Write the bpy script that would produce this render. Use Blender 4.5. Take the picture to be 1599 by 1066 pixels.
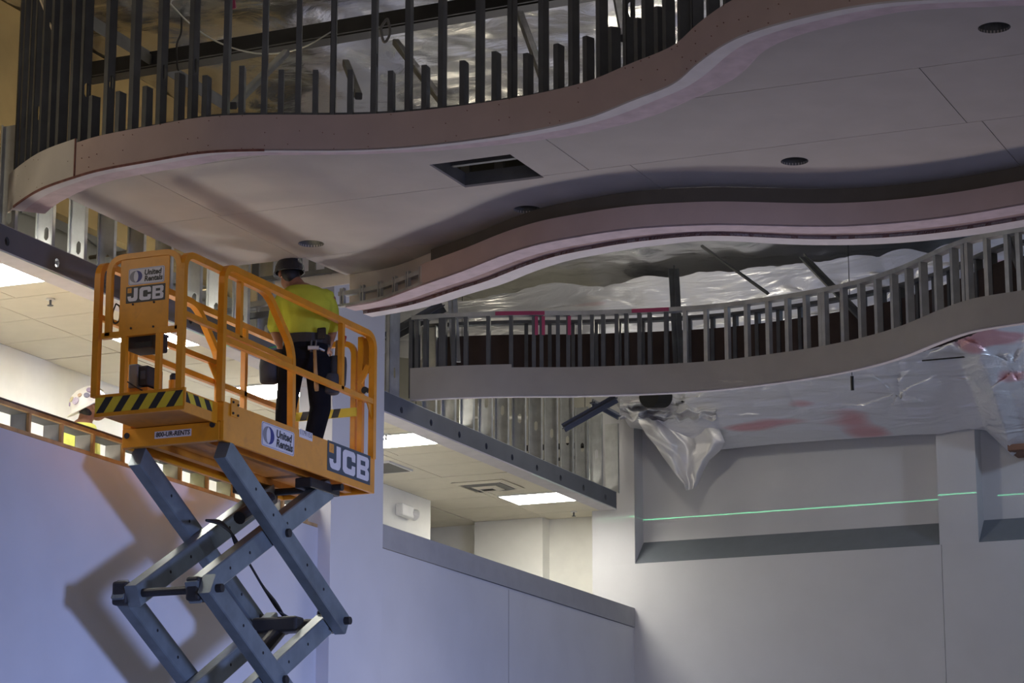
import bpy, bmesh, math, random
from mathutils import Vector, Matrix, noise
random.seed(7)
for o in list(bpy.data.objects): bpy.data.objects.remove(o)
S = bpy.context.scene
COL = S.collection
PI = math.pi

# ------------------------------------------------------------------ camera
F = 4150.0
HEAD = math.radians(23.5)
PITCH = math.atan(972 / F)
EYE = Vector((0, 0, 1.6))
FW = Vector((-math.sin(HEAD) * math.cos(PITCH), math.cos(HEAD) * math.cos(PITCH), math.sin(PITCH)))
RI = Vector((math.cos(HEAD), math.sin(HEAD), 0))
UP = RI.cross(FW)
HD = Vector((-math.sin(HEAD), math.cos(HEAD), 0))
cam = bpy.data.cameras.new('camera'); camo = bpy.data.objects.new('camera', cam); COL.objects.link(camo)
cam.sensor_width = 36; cam.lens = 36 * F / 1599; cam.clip_end = 300
camo.matrix_world = Matrix(((RI.x, UP.x, -FW.x, EYE.x), (RI.y, UP.y, -FW.y, EYE.y), (RI.z, UP.z, -FW.z, EYE.z), (0, 0, 0, 1)))
S.camera = camo

# ------------------------------------------------------------------ world, lights, exposure
W = bpy.data.worlds.new('world'); S.world = W; W.use_nodes = True
bg = W.node_tree.nodes['Background']
bg.inputs[0].default_value = (0.24, 0.215, 0.17, 1); bg.inputs[1].default_value = 0.36
S.view_settings.view_transform = 'Standard'; S.view_settings.look = 'None'
S.view_settings.gamma = 1; S.view_settings.use_curve_mapping = False
S.view_settings.exposure = 0.0

def area(name, loc, target, sx, sy, power, color, spread=180):
    l = bpy.data.lights.new(name, 'AREA'); l.shape = 'RECTANGLE'; l.size = sx; l.size_y = sy
    l.energy = power; l.color = color; l.spread = math.radians(spread)
    o = bpy.data.objects.new(name, l); COL.objects.link(o); o.location = loc
    o.rotation_euler = (Vector(target) - Vector(loc)).to_track_quat('-Z', 'Y').to_euler()
    return o
# assumed light source on the far right side of the hall, no glazing built
area('assumed_side_light', (8.0, 11.0, 3.1), (-10.4, 18.9, -1.0), 2.6, 2.0, 345, (0.38, 0.49, 1.0), 52)
# added fill behind the camera, brightens the fascias and back wall
area('front_fill_light', (3.0, -6.0, 2.2), (-6.0, 20.0, 5.0), 5.0, 3.0, 400, (0.90, 0.82, 0.90))
# added uplights low in the hall, brighten the undersides of the clouds
area('added_uplight', (-8.4, 24.6, 0.4), (-8.0, 18.6, 7.0), 1.2, 1.0, 46, (0.90, 0.84, 0.80), 66)
area('added_uplight', (-4.2, 24.0, 0.4), (-4.8, 17.5, 7.0), 1.6, 1.0, 24, (1.0, 0.76, 0.64), 80)
# added light low beyond the half wall, warms the ceiling's left end
area('back_room_fill_light', (-12.0, 15.6, 4.5), (-9.4, 16.2, 7.0), 0.5, 0.4, 13, (1.0, 0.86, 0.66), 110)
# added point lights that brighten the void above the ceiling clouds
def lamp(name, loc, power, color, r=0.12):
    l = bpy.data.lights.new(name, 'POINT'); l.energy = power; l.color = color; l.shadow_soft_size = r
    o = bpy.data.objects.new(name, l); COL.objects.link(o); o.location = loc; return o
lamp('void_fill_light', (-9.3, 17.0, 7.5), 14, (1.0, 0.84, 0.55))
lamp('void_fill_light', (-6.0, 18.6, 7.6), 6, (0.9, 0.92, 1.0))
lamp('void_fill_light', (-8.9, 24.3, 7.65), 40, (1.0, 0.93, 0.75))
lamp('void_fill_light', (-4.3, 25.8, 7.3), 48, (0.58, 0.74, 1.0))
lamp('void_fill_light', (-10.9, 13.3, 7.12), 22, (1.0, 0.88, 0.66))
lamp('void_fill_light', (-11.9, 20.5, 7.3), 10, (1.0, 0.88, 0.62))
lamp('void_fill_light', (-11.9, 26.2, 7.6), 16, (1.0, 0.90, 0.70))
# a rotary laser level: light only in a thin horizontal sheet
FLIP = False
def laser(loc, power, half, fan):
    l = bpy.data.lights.new('laser_level_beam', 'POINT'); l.energy = power; l.color = (0.16, 1.0, 0.45); l.shadow_soft_size = 0.0
    l.use_nodes = True; nt = l.node_tree; n = nt.nodes
    em = n['Emission']
    g = n.new('ShaderNodeNewGeometry'); s = n.new('ShaderNodeSeparateXYZ')
    a = n.new('ShaderNodeMath'); a.operation = 'ABSOLUTE'; c = n.new('ShaderNodeMath'); c.operation = 'LESS_THAN'; c.inputs[1].default_value = half
    nt.links.new(g.outputs['Incoming'], s.inputs[0]); nt.links.new(s.outputs['Z'], a.inputs[0]); nt.links.new(a.outputs[0], c.inputs[0])
    d = n.new('ShaderNodeMath'); d.operation = 'MULTIPLY'; e = n.new('ShaderNodeMath'); e.operation = 'GREATER_THAN'; e.inputs[1].default_value = fan
    q = n.new('ShaderNodeMath'); q.operation = 'MULTIPLY'; q.inputs[1].default_value = -1.0 if FLIP else 1.0
    nt.links.new(s.outputs['X'], q.inputs[0]); nt.links.new(q.outputs[0], e.inputs[0])
    nt.links.new(c.outputs[0], d.inputs[0]); nt.links.new(e.outputs[0], d.inputs[1])
    nt.links.new(d.outputs[0], em.inputs['Strength'])
    o = bpy.data.objects.new('laser_level_beam', l); COL.objects.link(o); o.location = loc
laser((-9.95, 21.4, 6.456), 1500, 0.0010, -0.155)

# ------------------------------------------------------------------ unprojection onto real planes
def ray(x, y): return FW + RI * ((x - 799.5) / F) + UP * ((533 - y) / F)
def PZ(x, y, z): d = ray(x, y); return EYE + d * ((z - EYE.z) / d.z)
def PY(x, y, Y): d = ray(x, y); return EYE + d * ((Y - EYE.y) / d.y)
def PX(x, y, X): d = ray(x, y); return EYE + d * ((X - EYE.x) / d.x)
def proj(p):
    v = Vector(p) - EYE; z = v.dot(FW); return (799.5 + F * v.dot(RI) / z, 533 - F * v.dot(UP) / z)

# ------------------------------------------------------------------ materials
MATS = {}
def mat(name, col, rough=0.6, metal=0.0, vary=0.06, scale=6.0, bump=0.0, bscale=40.0, emit=None, estr=0.0, spec=0.5, dirt=None, dirt_scale=3.0, dirt_amt=0.5):
    if name in MATS: return MATS[name]
    m = bpy.data.materials.new(name); m.use_nodes = True; nt = m.node_tree; n = nt.nodes; b = n['Principled BSDF']
    b.inputs['Roughness'].default_value = rough; b.inputs['Metallic'].default_value = metal
    b.inputs['Specular IOR Level'].default_value = spec
    tc = n.new('ShaderNodeTexCoord')
    nz = n.new('ShaderNodeTexNoise'); nz.inputs['Scale'].default_value = scale; nz.inputs['Detail'].default_value = 5
    nt.links.new(tc.outputs['Object'], nz.inputs['Vector'])
    r = n.new('ShaderNodeValToRGB')
    r.color_ramp.elements[0].position = 0.3; r.color_ramp.elements[1].position = 0.7
    r.color_ramp.elements[0].color = (*[c * (1 - vary) for c in col], 1); r.color_ramp.elements[1].color = (*[min(1, c * (1 + vary)) for c in col], 1)
    nt.links.new(nz.outputs['Fac'], r.inputs['Fac'])
    out = r.outputs['Color']
    if dirt:
        n2 = n.new('ShaderNodeTexNoise'); n2.inputs['Scale'].default_value = dirt_scale; n2.inputs['Detail'].default_value = 8; n2.inputs['Roughness'].default_value = 0.7
        nt.links.new(tc.outputs['Object'], n2.inputs['Vector'])
        r2 = n.new('ShaderNodeValToRGB'); r2.color_ramp.elements[0].position = 0.52; r2.color_ramp.elements[1].position = 0.72
        r2.color_ramp.elements[1].color = (dirt_amt, dirt_amt, dirt_amt, 1)
        nt.links.new(n2.outputs['Fac'], r2.inputs['Fac'])
        mx = n.new('ShaderNodeMix'); mx.data_type = 'RGBA'; mx.inputs['B'].default_value = (*dirt, 1)
        nt.links.new(r2.outputs['Color'], mx.inputs['Factor']); nt.links.new(out, mx.inputs['A']); out = mx.outputs['Result']
    nt.links.new(out, b.inputs['Base Color'])
    if bump:
        n3 = n.new('ShaderNodeTexNoise'); n3.inputs['Scale'].default_value = bscale; n3.inputs['Detail'].default_value = 4
        nt.links.new(tc.outputs['Object'], n3.inputs['Vector'])
        bp = n.new('ShaderNodeBump'); bp.inputs['Strength'].default_value = bump; bp.inputs['Distance'].default_value = 0.02
        nt.links.new(n3.outputs['Fac'], bp.inputs['Height']); nt.links.new(bp.outputs['Normal'], b.inputs['Normal'])
    if emit:
        b.inputs['Emission Color'].default_value = (*emit, 1); b.inputs['Emission Strength'].default_value = estr
    MATS[name] = m; return m
def srgb(r, g, b):
    f = lambda c: ((c / 255 + 0.055) / 1.055) ** 2.4 if c > 10 else c / 3294.6
    return (f(r), f(g), f(b))

WALL = mat('painted_wall', (0.60, 0.60, 0.62), 0.75, vary=0.03, scale=2, bump=0.05, bscale=120)
CAPM = mat('grey_cap_board', (0.36, 0.36, 0.37), 0.8, vary=0.05, bump=0.05, bscale=90)  # cap board in a darker grey than the wall
SILLM = mat('sill_shade_grey', (0.17, 0.19, 0.22), 0.7, vary=0.05)  # shade on the upward slope is put into this dark grey
CEILM = mat('drywall_ceiling_board', (0.40, 0.375, 0.36), 0.85, vary=0.05, scale=3, bump=0.04, bscale=60)
PINKM = mat('pink_drywall_paper', (0.51, 0.385, 0.345), 0.85, vary=0.06, scale=4, bump=0.05, bscale=60)
PINKG = mat('greyed_pink_drywall', (0.58, 0.53, 0.48), 0.85, vary=0.06, scale=4, bump=0.05, bscale=60)
LILACM = mat('lilac_joint_tape', (0.54, 0.44, 0.475), 0.85, vary=0.12, scale=9, bump=0.10, bscale=50)
WHITEB = mat('white_corner_bead', (0.58, 0.55, 0.57), 0.7, vary=0.06, scale=8)
REDP = mat('red_brown_paper_edge', (0.20, 0.085, 0.07), 0.9, vary=0.3, scale=20)
GROOVE = mat('rosy_groove_board', (0.33, 0.235, 0.225), 0.9, vary=0.18, scale=7, dirt=(0.14, 0.05, 0.045), dirt_scale=5, dirt_amt=0.6)
GREYB = mat('grey_drywall_fascia', (0.40, 0.37, 0.315), 0.85, vary=0.05, scale=4, bump=0.05, bscale=60)
BROWNB = mat('brown_paper_back', (0.055, 0.035, 0.027), 0.9, vary=0.2, scale=5)
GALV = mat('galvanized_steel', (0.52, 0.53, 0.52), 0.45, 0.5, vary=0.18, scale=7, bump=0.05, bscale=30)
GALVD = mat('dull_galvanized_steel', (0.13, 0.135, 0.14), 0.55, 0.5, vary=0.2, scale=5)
HEADM = mat('header_steel', (0.12, 0.13, 0.15), 0.65, 0.0, vary=0.08, scale=4)
DARKM = mat('black_void', (0.012, 0.012, 0.013), 0.9)
BEAMM = mat('black_painted_steel', (0.02, 0.02, 0.022), 0.5, 0.2, vary=0.2)
WOODM = mat('tan_blocking_wood', (0.50, 0.32, 0.14), 0.75, vary=0.22, scale=9, dirt=(0.24, 0.11, 0.045), dirt_scale=4, dirt_amt=0.6)
LATHM = mat('pale_lath_wood', (0.66, 0.55, 0.38), 0.7, vary=0.1)
TILEM = mat('acoustic_tile', (0.72, 0.67, 0.55), 0.9, vary=0.03, bump=0.08, bscale=150)
CREAMW = mat('cream_wall', (0.82, 0.81, 0.75), 0.8, vary=0.03)
OCHREW = mat('warm_lit_upper_wall', (0.46, 0.34, 0.15), 0.85, vary=0.12, scale=2)  # drywall; the warm light on it is put into the ochre colour
PANELF = mat('far_panel_diffuser', (0.9, 0.9, 0.9), 0.5, emit=(1.0, 0.96, 0.86), estr=25.0)
PANEL = mat('light_panel_diffuser', (0.9, 0.9, 0.9), 0.5, emit=(1.0, 0.96, 0.86), estr=34.0)
WHITEP = mat('white_metal', (0.72, 0.72, 0.70), 0.4, 0.1)
CONCR = mat('concrete_floor', (0.30, 0.29, 0.28), 0.7, vary=0.12, scale=1.5)
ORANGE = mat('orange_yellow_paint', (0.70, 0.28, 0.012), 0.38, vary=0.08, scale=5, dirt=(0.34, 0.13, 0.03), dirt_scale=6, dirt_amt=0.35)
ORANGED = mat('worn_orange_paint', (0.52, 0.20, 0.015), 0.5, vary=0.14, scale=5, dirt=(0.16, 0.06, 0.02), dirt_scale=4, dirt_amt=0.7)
HAZY = mat('hazard_yellow', (0.66, 0.50, 0.03), 0.5, vary=0.06)
BLACKM = mat('matt_black', (0.018, 0.018, 0.02), 0.55, vary=0.2)
STICKB = mat('black_decal', (0.022, 0.025, 0.035), 0.45)
STICKG = mat('charcoal_decal', (0.045, 0.06, 0.085), 0.45)
STICKW = mat('white_decal', (0.68, 0.66, 0.68), 0.45, vary=0.04)
BLUEL = mat('navy_print', (0.03, 0.035, 0.20), 0.45)
GREYL = mat('grey_print', (0.24, 0.23, 0.25), 0.45)
INK = mat('dark_ink', (0.03, 0.03, 0.035), 0.5)
ARMM = mat('dark_blue_grey_steel', (0.17, 0.205, 0.225), 0.4, 0.3, vary=0.22, scale=5)
RUBBER = mat('black_rubber', (0.015, 0.015, 0.016), 0.6)
SHIRTM = mat('yellow_green_cotton', (0.50, 0.52, 0.04), 0.85, vary=0.08, scale=8, bump=0.3, bscale=9)
SHIRT2 = mat('pale_hi_vis_yellow', (0.70, 0.74, 0.16), 0.85, vary=0.08, scale=8, bump=0.3, bscale=9)
TROUS = mat('black_work_cloth', (0.009, 0.009, 0.012), 0.95, vary=0.2, spec=0.15, bump=0.3, bscale=10)
LEATHER = mat('dark_leather', (0.022, 0.018, 0.018), 0.55, vary=0.2)
POUCHM = mat('grey_black_nylon', (0.035, 0.036, 0.042), 0.7, vary=0.25, bump=0.2, bscale=20)
SKIN = mat('tan_skin', (0.30, 0.145, 0.085), 0.6, vary=0.08)
HAIR = mat('dark_hair', (0.012, 0.010, 0.009), 0.6)
HATB = mat('black_helmet_shell', (0.02, 0.02, 0.024), 0.25, vary=0.1)
HATW = mat('white_helmet_shell', (0.72, 0.70, 0.66), 0.35, vary=0.05)
HANDLEW = mat('hickory_handle', (0.42, 0.24, 0.09), 0.5, vary=0.15)
REDH = mat('red_plastic', (0.42, 0.015, 0.03), 0.4)
PINKT = mat('magenta_marking', (0.50, 0.07, 0.16), 0.6)
GREENC = mat('green_wire', (0.03, 0.45, 0.18), 0.5)
VENTD = mat('vent_grey', (0.16, 0.155, 0.14), 0.6)
INSUL = mat('pink_insulation', (0.55, 0.20, 0.22), 0.9, vary=0.1)

def foil(name, rough, col, bs, bscale, pink=False):
    m = bpy.data.materials.new(name); m.use_nodes = True; nt = m.node_tree; n = nt.nodes; b = n['Principled BSDF']
    b.inputs['Metallic'].default_value = 0.45 if pink else (0.6 if name == 'flap_foil' else 1.0); b.inputs['Roughness'].default_value = rough
    tc = n.new('ShaderNodeTexCoord')
    nz = n.new('ShaderNodeTexNoise'); nz.inputs['Scale'].default_value = bscale; nz.inputs['Detail'].default_value = 6; nz.inputs['Distortion'].default_value = 0.8
    mp = n.new('ShaderNodeMapping'); mp.inputs['Scale'].default_value = (0.35, 1.0, 2.2) if pink else (0.6, 1.0, 1.4)
    nt.links.new(tc.outputs['Object'], mp.inputs[0]); nt.links.new(mp.outputs[0], nz.inputs['Vector'])
    bp = n.new('ShaderNodeBump'); bp.inputs['Strength'].default_value = bs; bp.inputs['Distance'].default_value = 0.05
    nt.links.new(nz.outputs['Fac'], bp.inputs['Height']); nt.links.new(bp.outputs['Normal'], b.inputs['Normal'])
    b.inputs['Base Color'].default_value = (*col, 1)
    if pink:
        n2 = n.new('ShaderNodeTexNoise'); n2.inputs['Scale'].default_value = 1.1; n2.inputs['Detail'].default_value = 2
        mp2 = n.new('ShaderNodeMapping'); mp2.inputs['Scale'].default_value = (0.5, 1, 2.4)
        nt.links.new(tc.outputs['Object'], mp2.inputs[0]); nt.links.new(mp2.outputs[0], n2.inputs['Vector'])
        r = n.new('ShaderNodeValToRGB'); r.color_ramp.elements[0].position = 0.645; r.color_ramp.elements[1].position = 0.69
        r.color_ramp.elements[0].color = (*col, 1); r.color_ramp.elements[1].color = (0.72, 0.42, 0.45, 1)
        nt.links.new(n2.outputs['Fac'], r.inputs[0]); nt.links.new(r.outputs[0], b.inputs['Base Color'])
    MATS[name] = m; return m
FOILR = foil('roof_foil', 0.26, (0.66, 0.66, 0.66), 0.55, 2.6)
FOILW = foil('wall_foil', 0.32, (0.78, 0.78, 0.82), 1.0, 3.4, pink=True)
FOILF = foil('flap_foil', 0.48, (0.80, 0.80, 0.84), 0.25, 4.0)

# ------------------------------------------------------------------ object helpers
WLOC = {}
def link(o): COL.objects.link(o); return o
def build(name, verts, faces, m, parent=None, smooth=False, kind=None, mats=None, fmat=None):
    c = Vector((0, 0, 0))
    lo = Vector((min(v[0] for v in verts), min(v[1] for v in verts), min(v[2] for v in verts)))
    hi = Vector((max(v[0] for v in verts), max(v[1] for v in verts), max(v[2] for v in verts)))
    c = (lo + hi) / 2
    me = bpy.data.meshes.new(name); me.from_pydata([tuple(Vector(v) - c) for v in verts], [], faces)
    for mm in (mats or [m]): me.materials.append(mm)
    if fmat:
        for p, i in zip(me.polygons, fmat): p.material_index = i
    if smooth:
        for p in me.polygons: p.use_smooth = True
    o = link(bpy.data.objects.new(name, me))
    return place(o, c, parent, kind)
def place(o, c, parent=None, kind=None):
    WLOC[o.name] = Vector(c)
    if parent is not None:
        o.parent = parent; o.location = Vector(c) - WLOC[parent.name]
    else: o.location = c
    if kind: o['kind'] = kind
    return o
def tag(o, label, cat, group=None, kind=None):
    o['label'] = label; o['category'] = cat
    if group: o['group'] = group
    if kind: o['kind'] = kind
    return o
def empty(name, loc, label, cat, group=None):
    o = link(bpy.data.objects.new(name, None)); o.empty_display_size = 0.2; o.location = loc; WLOC[o.name] = Vector(loc)
    return tag(o, label, cat, group)
def struct(name, vf, m, parent=None, **k):
    o = build(name, vf[0], vf[1], m, parent, **k); o['kind'] = 'structure'; return o

def vf_join(*parts):
    V, Fa = [], []
    for v, f in parts:
        b = len(V); V += [tuple(x) for x in v]; Fa += [tuple(i + b for i in q) for q in f]
    return V, Fa
def box(x0, x1, y0, y1, z0, z1):
    v = [(x0, y0, z0), (x1, y0, z0), (x1, y1, z0), (x0, y1, z0), (x0, y0, z1), (x1, y0, z1), (x1, y1, z1), (x0, y1, z1)]
    return v, [(0, 3, 2, 1), (4, 5, 6, 7), (0, 1, 5, 4), (1, 2, 6, 5), (2, 3, 7, 6), (3, 0, 4, 7)]
def bbox_bev(x0, x1, y0, y1, z0, z1, b):
    bm = bmesh.new(); bmesh.ops.create_cube(bm, size=1)
    for v in bm.verts: v.co = Vector(((x0 + x1) / 2 + v.co.x * (x1 - x0), (y0 + y1) / 2 + v.co.y * (y1 - y0), (z0 + z1) / 2 + v.co.z * (z1 - z0)))
    bmesh.ops.bevel(bm, geom=bm.edges[:], offset=b, segments=2, affect='EDGES', profile=0.5)
    r = ([tuple(v.co) for v in bm.verts], []); bm.verts.index_update()
    r = (r[0], [tuple(v.index for v in f.verts) for f in bm.faces]); bm.free(); return r
def beam(p0, p1, w, h, upv=(0, 0, 1), bev=0.0):
    p0, p1 = Vector(p0), Vector(p1); d = (p1 - p0).normalized(); u = Vector(upv)
    s = d.cross(u)
    if s.length < 1e-4: s = d.cross(Vector((1, 0, 0)))
    s.normalize(); u = s.cross(d)
    if bev:
        pr = [(-w/2+bev, -h/2), (w/2-bev, -h/2), (w/2, -h/2+bev), (w/2, h/2-bev), (w/2-bev, h/2), (-w/2+bev, h/2), (-w/2, h/2-bev), (-w/2, -h/2+bev)]
    else: pr = [(-w/2, -h/2), (w/2, -h/2), (w/2, h/2), (-w/2, h/2)]
    n = len(pr); v = [tuple(p0 + s * a + u * b) for a, b in pr] + [tuple(p1 + s * a + u * b) for a, b in pr]
    f = [tuple(range(n - 1, -1, -1)), tuple(range(n, 2 * n))] + [(i, (i + 1) % n, n + (i + 1) % n, n + i) for i in range(n)]
    return v, f
def tube(path, r, n=8, rs=None):
    path = [Vector(p) for p in path]; V, Fa = [], []
    t0 = (path[1] - path[0]).normalized(); ref = Vector((1, 0, 0)) if abs(t0.x) < 0.8 else Vector((0, 0, 1))
    s = t0.cross(ref).normalized()
    for i, p in enumerate(path):
        a = path[max(0, i - 1)]; b = path[min(len(path) - 1, i + 1)]; t = (b - a).normalized()
        s = (s - t * s.dot(t)).normalized(); u = t.cross(s); rr = rs[i] if rs else r
        for k in range(n):
            an = 2 * PI * (k + 0.5) / n; V.append(tuple(p + s * math.cos(an) * rr + u * math.sin(an) * rr))
    m = len(path)
    for i in range(m - 1):
        for k in range(n): Fa.append((i * n + k, i * n + (k + 1) % n, (i + 1) * n + (k + 1) % n, (i + 1) * n + k))
    Fa += [tuple(range(n - 1, -1, -1)), tuple(range((m - 1) * n, m * n))]
    return V, Fa
def rounded(path, r, seg=5):
    path = [Vector(p) for p in path]; out = [path[0]]
    for i in range(1, len(path) - 1):
        p = path[i]; a = (path[i - 1] - p); b = (path[i + 1] - p); rr = min(r, a.length * 0.49, b.length * 0.49)
        A = p + a.normalized() * rr; B = p + b.normalized() * rr
        for k in range(seg + 1):
            t = k / seg; out.append(A * (1 - t) ** 2 + p * 2 * t * (1 - t) + B * t * t)
    out.append(path[-1]); return out
def disc(c, nrm, r, th, n=14):
    nrm = Vector(nrm).normalized(); c = Vector(c)
    return tube([c - nrm * th / 2, c + nrm * th / 2], r, n)
def prism(pts, d):
    d = Vector(d); n = len(pts); v = [tuple(p) for p in pts] + [tuple(Vector(p) + d) for p in pts]
    return v, [tuple(range(n - 1, -1, -1)), tuple(range(n, 2 * n))] + [(i, (i + 1) % n, n + (i + 1) % n, n + i) for i in range(n)]

# plan curves
def catmull(pts, seg=8):
    pts = [Vector((p[0], p[1])) for p in pts]; e = [pts[0] * 2 - pts[1]] + pts + [pts[-1] * 2 - pts[-2]]; out = []
    for i in range(1, len(e) - 2):
        p0, p1, p2, p3 = e[i - 1:i + 3]
        for k in range(seg):
            t = k / seg
            out.append(0.5 * ((2 * p1) + (p2 - p0) * t + (2 * p0 - 5 * p1 + 4 * p2 - p3) * t * t + (3 * p1 - p0 - 3 * p2 + p3) * t ** 3))
    out.append(pts[-1]); return out
def resample(c, n):
    L = [0]
    for a, b in zip(c, c[1:]): L.append(L[-1] + (b - a).length)
    out = []; j = 0
    for i in range(n):
        s = L[-1] * i / (n - 1)
        while j < len(c) - 2 and L[j + 1] < s: j += 1
        t = (s - L[j]) / max(1e-9, L[j + 1] - L[j]); out.append(c[j].lerp(c[j + 1], min(1, t)))
    return out
def smooth(c, it):
    for _ in range(it): c = [c[0]] + [(c[i - 1] + c[i] * 2 + c[i + 1]) / 4 for i in range(1, len(c) - 1)] + [c[-1]]
    return c
def curve_px(px, z, n=120, sm=6, ext=0.0):
    c = [PZ(x, y, z).to_2d() for x, y in px]
    if ext: c.append(c[-1] + (c[-1] - c[-2]).normalized() * ext)
    return smooth(resample(catmull(c), n), sm)
def normals(c):
    out = []
    for i in range(len(c)):
        t = (c[min(i + 1, len(c) - 1)] - c[max(i - 1, 0)]).normalized(); out.append(Vector((-t.y, t.x)))
    return out
def sweep(c, prof, offs=None):
    N = normals(c); V, Fa = [], []; k = len(prof)
    for i, (p, n) in enumerate(zip(c, N)):
        o = offs[i] if offs else 0
        for a, z in prof: q = p + n * (a + o); V.append((q.x, q.y, z))
    for i in range(len(c) - 1):
        for j in range(k): Fa.append((i * k + j, (i + 1) * k + j, (i + 1) * k + (j + 1) % k, i * k + (j + 1) % k))
    Fa += [tuple(range(k)), tuple(range((len(c) - 1) * k + k - 1, (len(c) - 1) * k - 1, -1))]
    return V, Fa
def strip(z0, z1, a=0.0, th=0.016): return [(a, z0), (a + th, z0), (a + th, z1), (a, z1)]
def loft(c1, c2, z, th, z2=None):
    z2 = z if z2 is None else z2; V, Fa = [], []
    for a, b in zip(c1, c2): V += [(a.x, a.y, z), (b.x, b.y, z2), (b.x, b.y, z2 + th), (a.x, a.y, z + th)]
    for i in range(len(c1) - 1):
        for j in range(4): Fa.append((i * 4 + j, (i + 1) * 4 + j, (i + 1) * 4 + (j + 1) % 4, i * 4 + (j + 1) % 4))
    Fa += [(0, 1, 2, 3), tuple((len(c1) - 1) * 4 + i for i in (3, 2, 1, 0))]
    return V, Fa
def offset(c, d): return [p + n * d for p, n in zip(c, normals(c))]
def lerpc(a, b, t): return [p.lerp(q, t) for p, q in zip(a, b)]
def at_px(c, z, x):   # index along a plan curve that falls at picture column x
    best, bi = 1e9, 0
    for i, p in enumerate(c):
        d = abs(proj((p.x, p.y, z))[0] - x)
        if d < best: best, bi = d, i
    return bi

# steel C stud: web in local XZ at y=0, flanges towards +y; unit = real size, built per length
STUDS = {}
def stud_mesh(L, w, fl, m, t=0.003, holes=()):
    key = (round(L, 2), w, fl, m.name, holes)
    if key in STUDS: return STUDS[key]
    h = w / 2
    prof = [(-h, 0), (h, 0), (h, fl), (h - 0.012, fl), (h - 0.012, fl - t), (h - t, fl - t), (h - t, t), (-h + t, t), (-h + t, fl - t), (-h + 0.012, fl - t), (-h + 0.012, fl), (-h, fl)]
    parts = []
    hs = sorted(holes)
    if not hs:
        n = len(prof); v = [(x, y, 0) for x, y in prof] + [(x, y, L) for x, y in prof]
        f = [(i, (i + 1) % n, n + (i + 1) % n, n + i) for i in range(n)] + [(7, 6, 1, 0), (6, 5, 2, 1), (5, 4, 3, 2), (0, 11, 8, 7), (8, 11, 10, 9)]
        f += [tuple(n + i for i in q[::-1]) for q in f[n:]]
        parts.append((v, f))
    else:
        hw = 0.019; z = 0
        parts += [box(-h, -hw, 0, t, 0, L), box(hw, h, 0, t, 0, L), box(-h, -h + t, 0, fl, 0, L), box(h - t, h, 0, fl, 0, L),
                  box(-h, -h + 0.012, fl - t, fl, 0, L), box(h - 0.012, h, fl - t, fl, 0, L)]
        for hz in hs + [None]:
            e = L if hz is None else hz - 0.05
            if e > z: parts.append(box(-hw, hw, 0, t, z, e))
            if hz is not None:
                for q in (-1, 1):   # rounded ends of the knock-out
                    zc = hz + q * 0.05
                    parts.append(prism([(-hw, 0, zc), (-hw, 0, zc - q * 0.018), (-hw * 0.3, 0, zc)], (0, t, 0)))
                    parts.append(prism([(hw, 0, zc), (hw, 0, zc - q * 0.018), (hw * 0.3, 0, zc)], (0, t, 0)))
                z = hz + 0.05
    v, f = vf_join(*parts)
    me = bpy.data.meshes.new('stud'); me.from_pydata(v, [], f); me.materials.append(m); STUDS[key] = me
    return me
def stud(name, x, y, z0, L, ang, m, parent, w=0.092, fl=0.041, holes=(), tilt=None):
    o = link(bpy.data.objects.new(name, stud_mesh(L, w, fl, m, holes=holes)))
    o.rotation_euler = (tilt[0] if tilt else 0, tilt[1] if tilt else 0, ang)
    return place(o, (x, y, z0), parent)

def text(name, s, size, m, parent, origin, xax, zax, ext=0.0015, bold=0.0, sx=1.0, shear=0.0, align='CENTER'):
    cu = bpy.data.curves.new(name, 'FONT'); cu.body = s; cu.size = size; cu.extrude = ext; cu.offset = bold; cu.shear = shear
    cu.align_x = align; cu.align_y = 'CENTER'; cu.resolution_u = 3
    tmp = bpy.data.objects.new('tmp', cu); COL.objects.link(tmp)
    bpy.context.view_layer.update()
    me = bpy.data.meshes.new_from_object(tmp.evaluated_get(bpy.context.evaluated_depsgraph_get()))
    bpy.data.objects.remove(tmp)
    xax = Vector(xax).normalized(); zax = Vector(zax).normalized(); nz = xax.cross(zax)
    for v in me.vertices: v.co = xax * v.co.x * sx + zax * v.co.y + nz * v.co.z
    me.materials.clear(); me.materials.append(m)
    o = link(bpy.data.objects.new(name, me)); return place(o, Vector(origin), parent)
def mesh_of(o):
    bpy.context.view_layer.update()
    return bpy.data.meshes.new_from_object(o.evaluated_get(bpy.context.evaluated_depsgraph_get()))
def remeshed(name, parts, voxel, m, parent, sm=4, dec=None):
    v, f = vf_join(*parts)
    me = bpy.data.meshes.new('t'); me.from_pydata(v, [], f)
    bm = bmesh.new(); bm.from_mesh(me); bmesh.ops.recalc_face_normals(bm, faces=bm.faces); bm.to_mesh(me); bm.free()
    o = bpy.data.objects.new('t', me); COL.objects.link(o)
    r = o.modifiers.new('r', 'REMESH'); r.mode = 'VOXEL'; r.voxel_size = voxel
    s = o.modifiers.new('s', 'SMOOTH'); s.factor = 0.5; s.iterations = sm
    if dec: d = o.modifiers.new('d', 'DECIMATE'); d.ratio = dec
    me2 = mesh_of(o); bpy.data.objects.remove(o)
    me2.materials.clear(); me2.materials.append(m)
    for p in me2.polygons: p.use_smooth = True
    xs = [v.co.copy() for v in me2.vertices]
    c = Vector([(min(q[i] for q in xs) + max(q[i] for q in xs)) / 2 for i in range(3)])
    for vv in me2.vertices: vv.co -= c
    me2.name = name
    return place(link(bpy.data.objects.new(name, me2)), c, parent)

# ================================================================== SETTING
WX = -10.44           # face of the left half wall
YB = 27.39            # face of the back wall
struct('floor', box(-14.5, 4, -1, 29, -0.1, 0), CONCR)
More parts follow.
